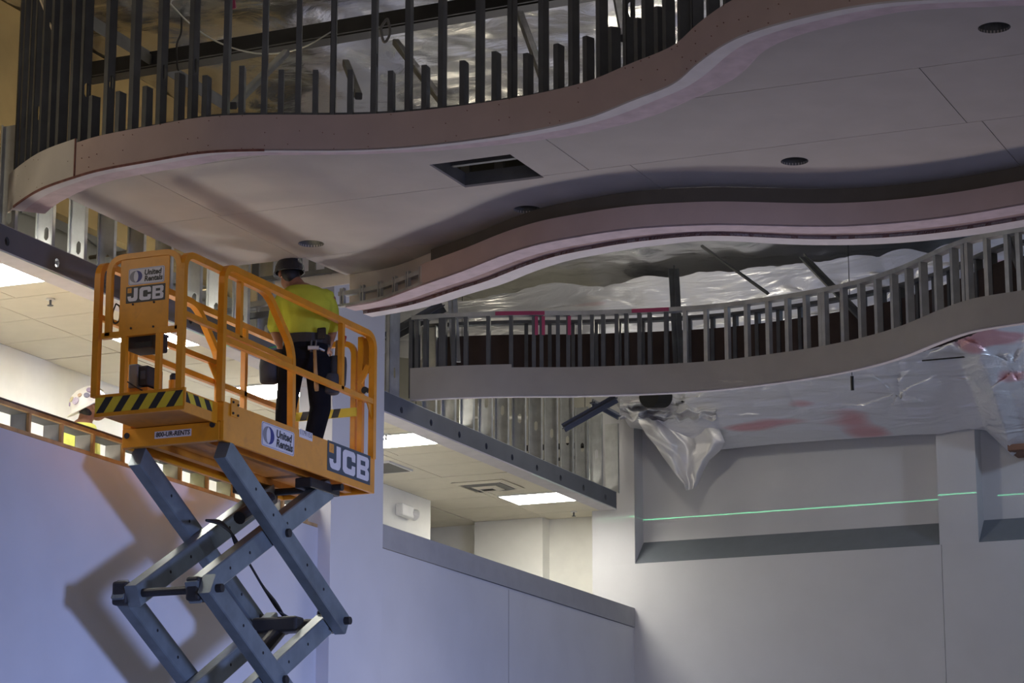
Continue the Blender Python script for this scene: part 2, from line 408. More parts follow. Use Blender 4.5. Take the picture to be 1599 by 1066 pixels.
# left half wall, below the open framing / below the boarded cap
struct('wall_left', box(WX - 0.2, WX, 8.0, 19.9, 0, 5.215), WALL)
struct('trim_1', box(WX - 0.2, WX + 0.12, 19.87, 20.87, 0, 8.7), WALL)                      # full height pier
wr = struct('wall_left_far', box(WX - 0.2, WX, 20.87, YB, 0, 5.215), WALL)
struct('trim_2', box(WX - 0.2, WX + 0.012, 20.87, YB - 0.005, 5.22, 5.43), CAPM)
struct('joint', box(WX, WX + 0.003, 23.92, 23.93, 0.0, 5.2), CAPM, wr)
# back wall with two recesses over sloping sills
bw = struct('wall_back', box(-10.93, -6.955, YB, YB + 0.5, 0, 5.925), WALL)
struct('lower_board', box(-6.95, 4, YB, YB + 0.5, 0, 5.925), WALL, bw)
struct('pier', box(-10.93, -10.42, YB, YB + 0.5, 5.925, 8.7), WALL, bw)
struct('pier', box(-6.97, -6.55, YB, YB + 0.5, 5.925, 8.7), WALL, bw)
struct('pier', box(-3.1, 4, YB, YB + 0.5, 5.925, 8.7), WALL, bw)
for x0, x1 in ((-10.42, -6.97), (-6.55, -3.1)):
    struct('recess_board', box(x0, x1, YB + 0.27, YB + 0.5, 5.9, 8.7), WALL, bw)
    struct('sloping_sill', prism([(x0 + 0.002, YB + 0.002, 5.925), (x0 + 0.002, YB + 0.27, 5.925), (x0 + 0.002, YB + 0.27, 6.2)], (x1 - x0 - 0.004, 0, 0)), SILLM, bw)
# the room beyond the half wall
RZ = 6.55
struct('floor_2', box(-14.5, WX - 0.2, 8, 29, 4.02, 4.1), CONCR)
struct('wall_left_2', box(-12.45, -12.3, 8.0, 26.05, 4.1, RZ), CREAMW)
struct('wall_back_2', box(-14.5, -10.93, 27.75, 27.9, 4.1, RZ), CREAMW)
struct('trim_3', box(-12.45, -11.6, 27.55, 27.75, 4.1, RZ - 0.002), CREAMW)
ct = struct('ceiling', box(-14.5, WX - 0.28, 8.0, 27.75, RZ + 0.03, RZ + 0.05), DARKM)
# light panels and vents take tile places; tiles 0.634 x 1.27 m running with X
panels = [(-11.32, 15.58), (-11.36, 17.86), (-11.36, 19.98), (-11.46, 22.47), (-11.50, 26.04)]
TW, TL = 1.24, 0.61
def clash(x0, x1, y0, y1):
    return [p for p in panels if not (x1 <= p[0] or x0 >= p[0] + 0.86 or y1 <= p[1] or y0 >= p[1] + 0.585)]
tile_me = {}
ys = 14.0
rows = []
edges = [14.0]
while edges[-1] < 27.7: edges.append(min(27.74, edges[-1] + 0.634))
cols = [(-14.4, -13.16), (-13.15, -12.46)]
def tile(x0, x1, y0, y1, sag=0.0):
    if x1 - x0 < 0.03 or y1 - y0 < 0.03: return
    struct('ceiling_tile', box(x0 + 0.004, x1 - 0.004, y0 + 0.004, y1 - 0.004, RZ - sag, RZ + 0.018 - sag), TILEM, ct)
for j in range(len(edges) - 1):
    y0, y1 = edges[j], edges[j + 1]
    if y0 > 25.5:
        tile(-13.7, -12.46, y0, y1)
    for x0, x1 in ((-12.44 if y0 > 25.5 else -12.3, -11.58), (-11.58, WX - 0.28)):
        if not clash(x0, x1, y0, y1): tile(x0, x1, y0, y1, random.choice((0, 0, 0, 0.004)))
        else:
            p = clash(x0, x1, y0, y1)[0]; a, b = p[0], p[0] + 0.86; c, d = p[1], p[1] + 0.585
            tile(x0, min(x1, a), y0, y1); tile(max(x0, b), x1, y0, y1)
            xa, xb = max(x0, a), min(x1, b)
            if c > y0: tile(xa, xb, y0, min(c, y1))
            if d < y1: tile(xa, xb, max(d, y0), y1)
LP_LBL = ['light panel at the far left edge under the steel header', 'light panel seen below the black box of the lift rail', 'light panel seen between the rails left of the worker\'s legs',
          'light panel just right of the full height pier', 'farthest light panel close to the end of the header']
for (x, y), lb in zip(panels, LP_LBL):
    e = empty('ceiling_light', (x + 0.43, y + 0.29, RZ), 'bright flat ' + lb, 'ceiling light', 'light panels in the tiled ceiling')
    build('diffuser', *box(x + 0.015, x + 0.845, y + 0.015, y + 0.57, RZ - 0.012, RZ + 0.01), PANELF if y > 26 else PANEL, e)
    build('frame', *vf_join(box(x, x + 0.86, y, y + 0.015, RZ - 0.014, RZ + 0.012), box(x, x + 0.86, y + 0.57, y + 0.585, RZ - 0.014, RZ + 0.012),
          box(x, x + 0.015, y + 0.015, y + 0.57, RZ - 0.014, RZ + 0.012), box(x + 0.845, x + 0.86, y + 0.015, y + 0.57, RZ - 0.014, RZ + 0.012)), WHITEP, e)
# return grille beside the pier
g = empty('return_grille', (-11.4, 23.9, RZ), 'grey square air grille in the tiled ceiling right of the pier', 'vent')
gx, gy = PZ(645, 733, RZ).x, PZ(645, 733, RZ).y
build('frame', *vf_join(box(gx - 0.75, gx, gy - 0.55, gy - 0.53, RZ - 0.02, RZ), box(gx - 0.75, gx, gy - 0.02, gy, RZ - 0.02, RZ), box(gx - 0.75, gx - 0.73, gy - 0.53, gy - 0.02, RZ - 0.02, RZ), box(gx - 0.02, gx, gy - 0.53, gy - 0.02, RZ - 0.02, RZ)), WHITEP, g)
for k in range(10): build('louvre', *beam((gx - 0.73, gy - 0.5 + k * 0.05, RZ - 0.012), (gx - 0.02, gy - 0.5 + k * 0.05, RZ - 0.012), 0.045, 0.004, (0, 0.5, 1)), VENTD, g)
# square diffuser of nested frames
dc = PZ(762, 757, RZ); e = empty('air_diffuser', (dc.x, dc.y, RZ), 'square white air diffuser of nested frames before the farthest light panel', 'vent')
for k, r in enumerate((0.30, 0.22, 0.14)):
    z0, z1 = RZ - 0.012 - 0.012 * k, RZ - 0.03 - 0.014 * k; pts = []
    V, Fa = [], []
    for rr, z in ((r, z0), (r - 0.055, z1), (r - 0.062, z1 + 0.008), (r - 0.01, z0 + 0.008)):
        V += [(dc.x - rr, dc.y - rr, z), (dc.x + rr, dc.y - rr, z), (dc.x + rr, dc.y + rr, z), (dc.x - rr, dc.y + rr, z)]
    for q in range(4):
        for s_ in range(4): Fa.append((q * 4 + s_, q * 4 + (s_ + 1) % 4, ((q + 1) % 4) * 4 + (s_ + 1) % 4, ((q + 1) % 4) * 4 + s_))
    build('vane_frame', V, Fa, VENTD if k == 1 else TILEM, e)
build('throat', *box(dc.x - 0.29, dc.x + 0.29, dc.y - 0.29, dc.y + 0.29, RZ - 0.006, RZ - 0.003), VENTD, e)
# sprinkler heads
for (x, y), lb in zip(((79, 466), (603, 677), (896, 798)), ('left of the lift under the tiles', 'beside the right edge of the pier', 'near the far end of the steel header')):
    p = PZ(x, y, RZ); e = empty('sprinkler_head', (p.x, p.y, RZ), 'small pendent sprinkler head ' + lb, 'sprinkler', 'sprinkler heads in the tiled ceiling')
    build('escutcheon', *disc((p.x, p.y, RZ - 0.006), (0, 0, 1), 0.035, 0.012), WHITEP, e)
    build('body', *tube([(p.x, p.y, RZ - 0.01), (p.x, p.y, RZ - 0.05)], 0.009), GALVD, e)
    build('deflector', *disc((p.x, p.y, RZ - 0.055), (0, 0, 1), 0.024, 0.004), GALVD, e)
# emergency light
p = PX(630, 800, -12.3); e = empty('emergency_light', (p.x, p.y, p.z), 'white emergency light with a round lamp head on the cream wall', 'emergency light')
build('housing', *bbox_bev(p.x, p.x + 0.09, p.y - 0.2, p.y + 0.08, p.z - 0.06, p.z + 0.07, 0.012), WHITEP, e)
build('lamp_head', *tube([(p.x + 0.05, p.y + 0.06, p.z), (p.x + 0.07, p.y + 0.14, p.z - 0.01), (p.x + 0.07, p.y + 0.15, p.z - 0.01)], 0.05, 14, [0.045, 0.065, 0.05]), WHITEP, e)
# upper wall in warm-lit ochre above the half wall, and the far side of the void
struct('wall_left_upper', box(-11.3, -11.2, 9.0, 20.2, 7.3, 8.75), OCHREW)
struct('wall_left_3', box(-14.6, -14.5, 8.0, 29, 4.0, 9.0), CREAMW)
struct('wall_back_3', box(-14.5, -10.93, 28.3, 28.4, RZ, 9.0), CREAMW)
# foil-faced roof insulation: one wrinkled sheet
def grid_sheet(x0, x1, y0, y1, nx, ny, fz):
    V = []; Fa = []
    for j in range(ny + 1):
        for i in range(nx + 1):
            x = x0 + (x1 - x0) * i / nx; y = y0 + (y1 - y0) * j / ny; V.append((x, y, fz(x, y)))
    for j in range(ny):
        for i in range(nx): a = j * (nx + 1) + i; Fa.append((a, a + nx + 1, a + nx + 2, a + 1))
    return V, Fa
def roofz(x, y):
    s = 0.5 * abs(noise.noise(Vector((x * 0.8, y * 0.35, 1)))) + 0.3 * abs(noise.noise(Vector((x * 1.9 + y, y * 1.1, 4)))) + 0.12 * noise.noise(Vector((x * 5, y * 5, 9)))
    sag = abs(math.sin(PI * (y - 0.4) / 1.5)) * 0.10
    return 8.80 - 0.10 * s - 0.05 * abs(noise.noise(Vector((x * 2.6, y * 1.3, 7)))) - 0.018 * abs(noise.noise(Vector((x * 8, y * 5, 2)))) - sag * 0.2
struct('ceiling_2', grid_sheet(-14.4, 3.0, 11.0, 27.4, 220, 230, roofz), FOILR, smooth=True)
struct('ceiling_3', box(-15, 4, -2, 29, 8.98, 9.05), DARKM)

# ================================================================== STEEL HEADER AND STUD WALL
hb = empty('steel_header', (WX - 0.08, 21, 6.46), 'grey steel header track with a row of round holes over the half wall', 'header beam')
V, Fa = [], []
y0h, P_ = 15.113 - 0.636 * 2 - 0.318, 0.636
parts = []
k = 0; yy = y0h
fx = WX
while yy < 26.75:
    a, b = yy, min(yy + P_, 26.893); c = yy + P_ / 2; zc = 6.543; z0, z1 = 6.47, 6.65
    outer = [(a, z0), (c, z0), (b, z0), (b, zc), (b, z1), (c, z1), (a, z1), (a, zc)]
    hole = [(c + 0.030 * math.cos(t), zc + 0.034 * math.sin(t)) for t in [PI * (1.25 + 0.25 * i) for i in range(8)]]
    V = [(fx, y, z) for y, z in outer] + [(fx, y, z) for y, z in hole] + [(fx - 0.02, y, z) for y, z in hole]
    if c + 0.04 > b: parts.append(box(fx - 0.004, fx, a, b, z0, z1))
    else: parts.append((V, [(i, (i + 1) % 8, 8 + (i + 1) % 8, 8 + i) for i in range(8)] + [(8 + i, 8 + (i + 1) % 8, 16 + (i + 1) % 8, 16 + i) for i in range(8)]))
    yy += P_
build('punched_web', *vf_join(*parts), HEADM, hb)
build('upper_flange', *box(fx - 0.15, fx, y0h, 26.893, 6.650, 6.655), GALV, hb)
build('inner_web', *box(fx - 0.15, fx - 0.10, y0h, 26.893, 6.475, 6.649), DARKM, hb)
build('lower_board', *box(fx - 0.19, fx + 0.001, y0h, 26.893, 6.455, 6.469), WHITEB, hb)
build('end_plate', *box(fx - 0.15, fx - 0.001, 26.887, 26.893, 6.47, 6.65), GALVD, hb)

sw = empty('stud_wall', (WX - 0.1, 21, 6.66), 'row of bright galvanized studs standing on the punched steel header', 'stud wall')
# studs left of the pier (picture columns) and right of it
left_cols = [-60, -20, 30, 88, 138, 183, 229, 272, 318, 352, 392, 430, 468, 500]
HOL = (0.16, 0.75, 1.4)
for x in left_cols:
    yy = PX(x, 350 + 0.43 * x, WX - 0.1).y
    stud('stud', WX - 0.19, yy, 6.656, 0.85, PI, GALV, sw, w=0.15, fl=0.04, holes=(0.16,))
yy = 22.01
for x in (671.5, 701.8, 730.5, 759.3, 784.6, 811.6, 837, 861.6, 886, 909, 931):
    yy = PX(x, 640, WX - 0.08).y
    stud('stud', WX - 0.08, yy, 6.656, 0.85 if x < 890 else 0.80, PI, GALV, sw, w=0.15, fl=0.04, holes=(0.36,))
stud('stud', WX - 0.08, PX(955, 700, WX - 0.08).y, 6.656, 0.78, 0, GALV, sw, w=0.15, fl=0.04)
# pair of broad studs right of the pier, faces towards the hall
stud('end_stud', WX - 0.02, 21.03, 6.66, 2.0, PI / 2, GALV, sw, w=0.20, fl=0.04, holes=(0.27, 1.1))
stud('end_stud', WX - 0.02, 21.36, 6.66, 2.0, PI / 2, GALV, sw, w=0.21, fl=0.04, holes=(0.21, 1.1))
# ladder framing on the half wall left of the pier
lf = empty('ladder_framing', (WX - 0.1, 17, 5.22), 'open ladder framing of tan plates and grey studs on the half wall top', 'framing')
build('bottom_plate', *box(WX - 0.03, WX, 8.5, 19.86, 5.217, 5.245), WOODM, lf)
build('inner_track', *vf_join(box(WX - 0.17, WX - 0.031, 8.5, 19.86, 5.217, 5.245), box(WX - 0.17, WX - 0.031, 8.5, 19.86, 5.385, 5.412)), GALVD, lf)
build('top_plate', *box(WX - 0.03, WX, 8.5, 19.86, 5.385, 5.412), WOODM, lf)
build('top_track', *box(WX - 0.18, WX + 0.008, 8.5, 17.0, 5.413, 5.424), mat('brown_track', (0.10, 0.075, 0.065), 0.7), lf)
yy = 13.4
while yy < 19.8:
    build('cripple_stud', *vf_join(box(WX - 0.165, WX - 0.03, yy, yy + 0.003, 5.246, 5.384), box(WX - 0.165, WX - 0.161, yy, yy + 0.04, 5.246, 5.384), box(WX - 0.034, WX - 0.03, yy, yy + 0.04, 5.246, 5.384)), GALV, lf)
    build('edge_strip', *box(WX - 0.028, WX - 0.004, yy - 0.004, yy + 0.022, 5.246, 5.384), WOODM, lf)
    yy += 0.418
# things in the void behind the studs: conduits and fluorescent-white pipes
def pipe(p0, p1, r, m, label, cat='pipe', group='pipes in the void behind the stud wall'):
    p0, p1 = Vector(p0), Vector(p1); e = empty('conduit', (p0 + p1) / 2, label, cat, group)
    build('pipe', *tube([p0, p1], r, 8), m, e, smooth=True)
    for t in (0.1, 0.9): q = p0.lerp(p1, t); build('hanger_rod', *tube([q, (q.x, q.y, 8.98)], 0.005, 6), GALVD, e)
    return e
a = PY(60, 336, 17.6)
for (xa, ya, xb, yb, Y, m, r, lb) in ((60, 334, 121, 326, 18.5, LATHM, 0.022, 'short white pipe end behind the leftmost studs under the cloud'),
        (140, 402, 262, 385, 19.4, LATHM, 0.018, 'long white pipe behind the studs above the lift sign panel'),
        (290, 455, 420, 436, 20.4, LATHM, 0.014, 'thin white pipe behind the lift rails left of the worker'),
        (690, 652, 830, 652, 27.2, WHITEP, 0.02, 'white pipe across the middle of the bright studs'),
        (640, 690, 730, 683, 25.6, WHITEP, 0.014, 'thin white pipe low behind the bright studs'),
        (815, 700, 925, 694, 27.6, BLACKM, 0.035, 'thick black pipe behind the right studs'),
        (845, 720, 950, 708, 27.7, BLACKM, 0.02, 'thin black pipe behind the last studs')):
    pipe(PY(xa, ya, Y), PY(xb, yb, Y), r, m, lb)
dk = build('duct', *bbox_bev(-13.6, -12.0, 14, 24.5, 6.85, 7.25, 0.05), BLACKM); tag(dk, 'dark duct running in the void behind the stud wall', 'duct')
for k, (xa, ya, xb, yb) in enumerate(((100, 338, 190, 412),)):
    Y = 18.4 + 0.35 * k
    c = PY(xa, ya, Y); d = PY(xb, yb, Y); mid = (c + d) / 2 - Vector((0, 0, 0.03))
    o = build('wire', *tube([c, mid, d], 0.006, 6), GALV)
    tag(o, ('thin wire sagging behind the studs left of the lift', 'lower thin wire sagging behind the studs left of the lift', 'thin wire behind the studs right of the pier', 'thin wire behind the middle bright studs')[k], 'wire')

# ================================================================== CLOUD A (front soffit)
ZA, ZAT = 6.80, 7.045
A_bot = [(12, 331), (26, 319), (63, 295.6), (115.6, 277), (157.6, 265), (236, 251), (315, 238), (400, 234.5), (541, 234.5), (634.5, 230), (728, 220), (822, 206), (916, 185), (986, 157), (1050, 132), (1084, 103), (1119, 77), (1153, 58), (1204, 41), (1256, 27), (1325, 12), (1393, 3), (1480, -2), (1599, -6)]
A_in = [(63, 341.5), (68, 332), (97, 311), (157, 285), (236, 268), (315, 255), (368, 243), (400, 241), (541, 240), (681, 234), (822, 220), (916, 206), (1010, 183), (1080, 153), (1101, 144), (1153, 117), (1187, 80), (1222, 62), (1256, 50), (1307, 38), (1359, 26), (1428, 14), (1599, 7)]
NA = 260
cA = curve_px(A_bot, ZA, NA, 8, 1.5)
cAi = curve_px(A_in, ZA, NA, 8, 1.5)
ca = empty('curved_ceiling_cloud', (-7, 15.5, ZA), 'large front ceiling cloud with a wavy pink drywall edge and open studs above', 'ceiling cloud')
i1 = at_px(cA[:NA // 2], ZA, 118); i2 = at_px(cA, ZA, 795)
build('fascia_board', *sweep(cA[:i1 + 1], strip(ZA - 0.006, ZAT + 0.03, -0.004)), PINKG, ca, smooth=False)
build('fascia_board', *sweep(cA[i1:i2 + 1], strip(ZA, ZAT)), PINKG if False else PINKM, ca)
build('fascia_board', *sweep(cA[i2:], strip(ZA, ZAT, 0.001)), PINKM, ca)
# lip of joint tape under the edge, matched to the inner edge by picture column
lo_, li_ = [], []
def nearest_on(c, p): return min(c, key=lambda q: (q - p).length)
ext_in = cAi
for p in cA[2:]:
    q = nearest_on(ext_in, p); lo_.append(p + Vector((0, 0))); li_.append(q)
li_ = smooth(li_, 6)
mL = [a.lerp(b, 0.38) for a, b in zip(lo_, li_)]
build('corner_bead', *loft(lo_, mL, ZA - 0.004, 0.012), WHITEB, ca)
build('tape_band', *loft(mL, li_, ZA - 0.003, 0.012), LILACM, ca)
build('inner_return', *sweep(li_, strip(ZA - 0.002, 6.968, 0, 0.012)), LILACM, ca)
j2 = at_px(cA, ZA, 420)
build('paper_edge', *sweep(cA[4:j2], strip(ZA - 0.008, ZA + 0.008, -0.006, 0.008)), REDP, ca)
q1 = cA[i1] - normals(cA)[i1] * 0.004
build('butt_joint', *beam((q1.x, q1.y, ZA), (q1.x, q1.y, ZAT + 0.03), 0.012, 0.006, (normals(cA)[i1].x, normals(cA)[i1].y, 0)), REDP, ca)
# screws: countless dots of filler, one part
parts = []
NAn = normals(cA)
for i in range(6, NA - 30, 2):
    for zz in (ZA + 0.03, ZA + 0.12, ZAT - 0.02):
        if random.random() < 0.3:
            p = cA[i] - NAn[i] * 0.003; parts.append(disc((p.x, p.y, zz + random.uniform(-0.02, 0.02)), (NAn[i].x, NAn[i].y, 0), 0.0032, 0.006, 5))
build('screw_heads', *vf_join(*parts), REDP, ca)['kind'] = 'stuff'
# ceiling boards: outline cut into 1.2 m boards
hz = (6.97 - 1.6) / (6.88 - 1.6)
E_X, E_Y = -10.1 * hz, 17.46 * hz
B_top = [(540, 456), (600, 439), (654, 420), (697.5, 403), (755, 384), (812.6, 358), (870, 341), (927.7, 329.5), (1014, 321), (1100, 317), (1200, 317.5), (1290, 320), (1393, 313), (1496, 299), (1599, 281.5)]
ZB, ZBT = 6.66, 6.83
ZC = ZA + 0.055
cB = curve_px(B_top, ZBT, 200, 10, 1.5)
# photograph: the board underside is level with the tape band
zc0 = 6.97
far = offset(cB, 0.42)
outl = [(p.x, p.y) for p in offset(cA, 0.05)[::2] if p.x > -10.0]
outl = [(E_X, 15.55)] + [q for q in outl if q[0] > -9.85]
farx = [(p.x, p.y) for p in far if p.x > -8.75][::3]
outl += [(outl[-1][0] + 0.2, farx[-1][1])] if False else []
outl += farx[::-1]
outl += [(-9.28 * hz, 18.04 * hz), (-9.33 * hz, E_Y), (E_X, E_Y)]
def bool_op(a, b, op):
    m = a.modifiers.new('b', 'BOOLEAN'); m.object = b; m.operation = op; m.solver = 'EXACT'
def tmpobj(vf):
    me = bpy.data.meshes.new('t'); me.from_pydata(vf[0], [], vf[1])
    bm = bmesh.new(); bm.from_mesh(me); bmesh.ops.recalc_face_normals(bm, faces=bm.faces); bm.to_mesh(me); bm.free()
    o = bpy.data.objects.new('t', me); COL.objects.link(o); return o
outline = tmpobj(prism([(x, y, zc0 - 0.05) for x, y in outl], (0, 0, 0.2)))
hparts = []
HOLES = [(-9.09, 17.11, 0.10), (-7.23, 16.90, 0.10), (-5.11, 16.54, 0.095), (-3.25, 14.48, 0.095)]

HOLES = [(x * hz, y * hz, r) for x, y, r in HOLES]
cut = [tube([(x, y, zc0 - 0.2), (x, y, zc0 + 0.3)], r, 28) for x, y, r in HOLES]
hx0, hx1, hy0, hy1 = -7.41 * hz, -6.81 * hz, 15.63 * hz, 16.22 * hz
cut.append(box(hx0, hx1, hy0, hy1, zc0 - 0.2, zc0 + 0.3))
holes = tmpobj(vf_join(*cut))
rowsY = [12.2, 13.78 * hz, 15.0 * hz, 16.175 * hz, 17.46 * hz, 18.9, 20.4]
colsX = {0: [-10.5, -8.4, -5.8, -3.4, 0], 1: [-10.5, -8.2, -5.4, -3.0, 0], 2: [-10.5, -9.33 * hz, -6.46 * hz, -3.9, -1.4, 0.5], 3: [-10.5, -9.36 * hz, -6.16 * hz, -3.8, -1.4, 0.5], 4: [-10.5, -8.7, -6.4, -4.0, 0.5], 5: [-10.5, -7, 0.5]}
for r in range(6):
    for x0, x1 in zip(colsX[r], colsX[r][1:]):
        t = tmpobj(box(x0 + 0.003, x1 - 0.003, rowsY[r] + 0.003, rowsY[r + 1] - 0.003, zc0, zc0 + 0.016))
        bool_op(t, outline, 'INTERSECT'); bool_op(t, holes, 'DIFFERENCE')
        me = mesh_of(t); bpy.data.objects.remove(t)
        if len(me.polygons) < 4: continue
        v = [tuple(q.co) for q in me.vertices]; f = [tuple(p.vertices) for p in me.polygons]
        build('ceiling_board', v, f, CEILM, ca)
bpy.data.objects.remove(outline); bpy.data.objects.remove(holes)
# furring above the boards closes the joints
build('joint_tape', *box(-9.9, -3, 15.0 * hz - 0.02, 15.0 * hz + 0.02, zc0 + 0.017, zc0 + 0.02), CAPM, ca) if False else None
# cut edge rings of the downlight holes and the hatch lining
for x, y, r in HOLES:
    ring = [(x + r * math.cos(t), y + r * math.sin(t), 0) for t in [2 * PI * i / 28 for i in range(28)]]
    V = [(a, b, zc0 - 0.001) for a, b, _ in ring] + [(a, b, zc0 + 0.09) for a, b, _ in ring]
    build('hole_collar', V, [(i, (i + 1) % 28, 28 + (i + 1) % 28, 28 + i) for i in range(28)], GALVD, ca)
build('hatch_lining', *vf_join(box(hx0 - 0.012, hx0, hy0, hy1, zc0 + 0.016, zc0 + 0.11), box(hx1, hx1 + 0.012, hy0, hy1, zc0 + 0.016, zc0 + 0.11), box(hx0, hx1, hy0 - 0.012, hy0, zc0 + 0.016, zc0 + 0.11), box(hx0, hx1, hy1, hy1 + 0.012, zc0 + 0.016, zc0 + 0.11)), GALVD, ca)
build('hatch_dark_panel', *box(hx0 - 0.9, hx1 + 0.6, hy1 + 0.62, hy1 + 0.64, zc0 + 0.14, 7.5), mat('added_panel_dark', (0.05, 0.05, 0.042), 0.9), ca)  # added dark panel, hides the bright foil so the hatch reads dark
for k in range(6): stud('hatch_stud', hx0 - 0.5 + 0.27 * k, hy1 + 0.5, zc0 + 0.135, 0.4, 0.0, GALVD, ca, w=0.07, fl=0.036)
for k in range(5):
    build('furring_channel', *box(-9.9 if k > 1 else -9.2, -1.5, 15.15 + 0.55 * k if k != 1 else 15.3, 15.19 + 0.55 * k if k != 1 else 15.34, zc0 + 0.09, zc0 + 0.13), GALVD, ca)
# studs behind the wavy fascia
cAs = offset(cA, 0.075); nA = normals(cA)
LONG = [12, 17, 23, 30, 38, 47, 57, 69, 83, 98, 115, 132, 171, 210, 256, 305, 357, 412, 469, 527, 586, 642, 697, 751, 803, 855, 900, 946, 987, 1018, 1046, 1070, 1092, 1115, 1140, 1165, 1195, 1230]
SHORT = [150, 188, 233, 280, 327, 385, 443, 495, 554, 612, 668, 727, 776, 829, 878, 920, 962, 1002, 1032]
def curve_stud(name, x, L, m, wide=0.075):
    i = at_px(cAs[:NA * 3 // 4] if x < 1000 else cAs, ZAT, x)
    n = nA[i]; p = cAs[i]
    stud(name, p.x, p.y, ZA + 0.02, L, math.atan2(n.y, n.x), m, ca, w=wide, fl=0.036, holes=(0.62,) if L > 1 and random.random() < 0.3 else ())
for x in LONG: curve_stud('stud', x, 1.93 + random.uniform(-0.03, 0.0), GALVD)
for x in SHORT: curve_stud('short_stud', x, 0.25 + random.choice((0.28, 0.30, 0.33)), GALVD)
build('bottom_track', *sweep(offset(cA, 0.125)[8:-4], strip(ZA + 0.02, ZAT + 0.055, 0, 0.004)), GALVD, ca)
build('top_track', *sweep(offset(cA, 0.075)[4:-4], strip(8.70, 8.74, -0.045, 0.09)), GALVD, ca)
for xa, ya, xb, yb, d0, d1 in ((364, 165, 447, 82, 0.3, 1.6), (690, 158, 618, 66, 0.3, 1.5), (848, 122, 812, 22, 0.3, 1.4), (560, 150, 540, 98, 0.5, 1.0), (975, 60, 960, -20, 0.3, 1.2)):
    i = at_px(cA, ZAT, xa); y0 = cA[i].y + d0
    build('brace', *beam(PY(xa, ya, y0), PY(xb, yb, y0 + d1), 0.05, 0.05, bev=0.006), GALVD, ca)

# roof steel above: main dark beam, slanting track
o = build('roof_beam', *vf_join(beam(PY(-60, 148, 17.2), PY(1180, -60, 17.2), 0.14, 0.135), beam(PY(-60, 158, 17.2), PY(1180, -50, 17.2), 0.20, 0.012)), BEAMM)
tag(o, 'long black roof beam rising to the right behind the upper studs', 'beam')
for (xa, ya, xb, yb, X, lb) in ((120, 20, 352, 163, -10.6, 'slanting grey steel track behind the upper left studs'), (20, -60, 128, 52, -10.3, 'short dark steel track at the upper left corner')):
    o = build('steel_track', *vf_join(beam(PX(xa, ya, X), PX(xb, yb, X), 0.06, 0.07), beam(PX(xa, ya + 2, X + 0.05), PX(xb, yb + 2, X + 0.05), 0.004, 0.09)), GALVD)
    tag(o, lb, 'steel track')
a, b = PY(55, -25, 15.02), PY(93, 71, 14.98)
tag(build('wood_lath', *beam(a, b, 0.032, 0.012)), '', '') if False else None
o = build('wood_lath', *beam(a, b, 0.034, 0.014), LATHM); tag(o, 'pale wooden lath leaning across the dark studs at upper left', 'lath')
for (x, y0, y1, lb) in ((255, -20, 32, 'left magenta strip hanging on the upper studs'), (362, -20, 14, 'right magenta strip hanging on the upper studs')):
    o = build('marking_strip', *beam(PY(x - 2, y0, 14.92), PY(x + 2, y1, 14.92), 0.045, 0.01, (0, 1, 0)), PINKT); tag(o, lb, 'strip')
# cables looping in the void
def cable(pxs, Y, r, m, label, group=None):
    c = [PY(x, y, Y) for x, y in pxs]; pts = []
    e = [c[0] * 2 - c[1]] + c + [c[-1] * 2 - c[-2]]
    for i in range(1, len(e) - 2):
        for k in range(5):
            t = k / 5; p0, p1, p2, p3 = e[i - 1:i + 3]
            pts.append(0.5 * (2 * p1 + (p2 - p0) * t + (2 * p0 - 5 * p1 + 4 * p2 - p3) * t * t + (3 * p1 - p0 - 3 * p2 + p3) * t ** 3))
    pts.append(c[-1]); o = build('cable', *tube(pts, r, 6), m, smooth=True); return tag(o, label, 'cable', group)
cable([(256, -5), (300, 40), (350, 70), (410, 84), (470, 75), (520, 48)], 16.6, 0.006, GALV, 'thin grey wire sagging across the upper studs')
cable([(603, 30), (595, 45), (600, 66), (609, 52), (606, 32), (603, 30)], 16.8, 0.011, mat('grey_cable', (0.18, 0.18, 0.18), 0.6), 'coiled grey cable hanging from the black roof beam')
cable([(283, 15), (283, 50), (276, 70), (277, 105), (280, 110)], 16.7, 0.008, BLACKM, 'black cable dangling beside the upper left studs')
cable([(5, 45), (4, 90), (3, 130)], 18.0, 0.01, BLACKM, 'black hanger rod at the far upper left edge')

# ================================================================== CLOUD B (middle ring)
B_bot = [(527, 481), (590, 470), (654, 447), (726, 421.5), (784, 398.5), (841, 381), (899, 370), (956, 361), (1014, 355), (1100, 351), (1153, 351), (1290, 353.6), (1393, 348.5), (1496, 336.5), (1599, 319)]
B_edge = [(541, 500), (600, 491.5), (670, 478), (741, 456), (787, 443), (827, 426), (884.5, 407), (928, 398.5), (985, 388), (1043, 381), (1100, 375), (1178, 378), (1247, 382), (1359, 381.5), (1447, 375.6), (1535, 364.6), (1599, 353.6)]
NB = 200
cBf = curve_px(B_bot, ZB, NB, 8, 1.5)
cBe = curve_px(B_edge, ZB, NB, 8, 1.5)
cbn = empty('curved_ceiling_ring', (-6.5, 18, ZB), 'middle wavy drywall ring with pink face, lilac bead and dark groove beneath', 'ceiling ring')
ib = at_px(cBf, ZB, 654)
build('fascia_board', *sweep(cBf[ib:], strip(ZB, ZBT)), PINKM, cbn)
def pair(c1, c2):   # second curve re-read at the nearest points of the first
    return smooth([nearest_on(c2, p) for p in c1], 8)
def dense(c): return resample(c, 900)
eB = pair(cBf[2:], dense(cBe)); fB = cBf[2:]
b1, b2 = lerpc(fB, eB, 0.36), lerpc(fB, eB, 0.66)
build('lilac_bead', *loft(fB, b1, ZB - 0.004, 0.014), LILACM, cbn)
build('groove_board', *loft(b1, b2, ZB + 0.022, 0.012), GROOVE, cbn)
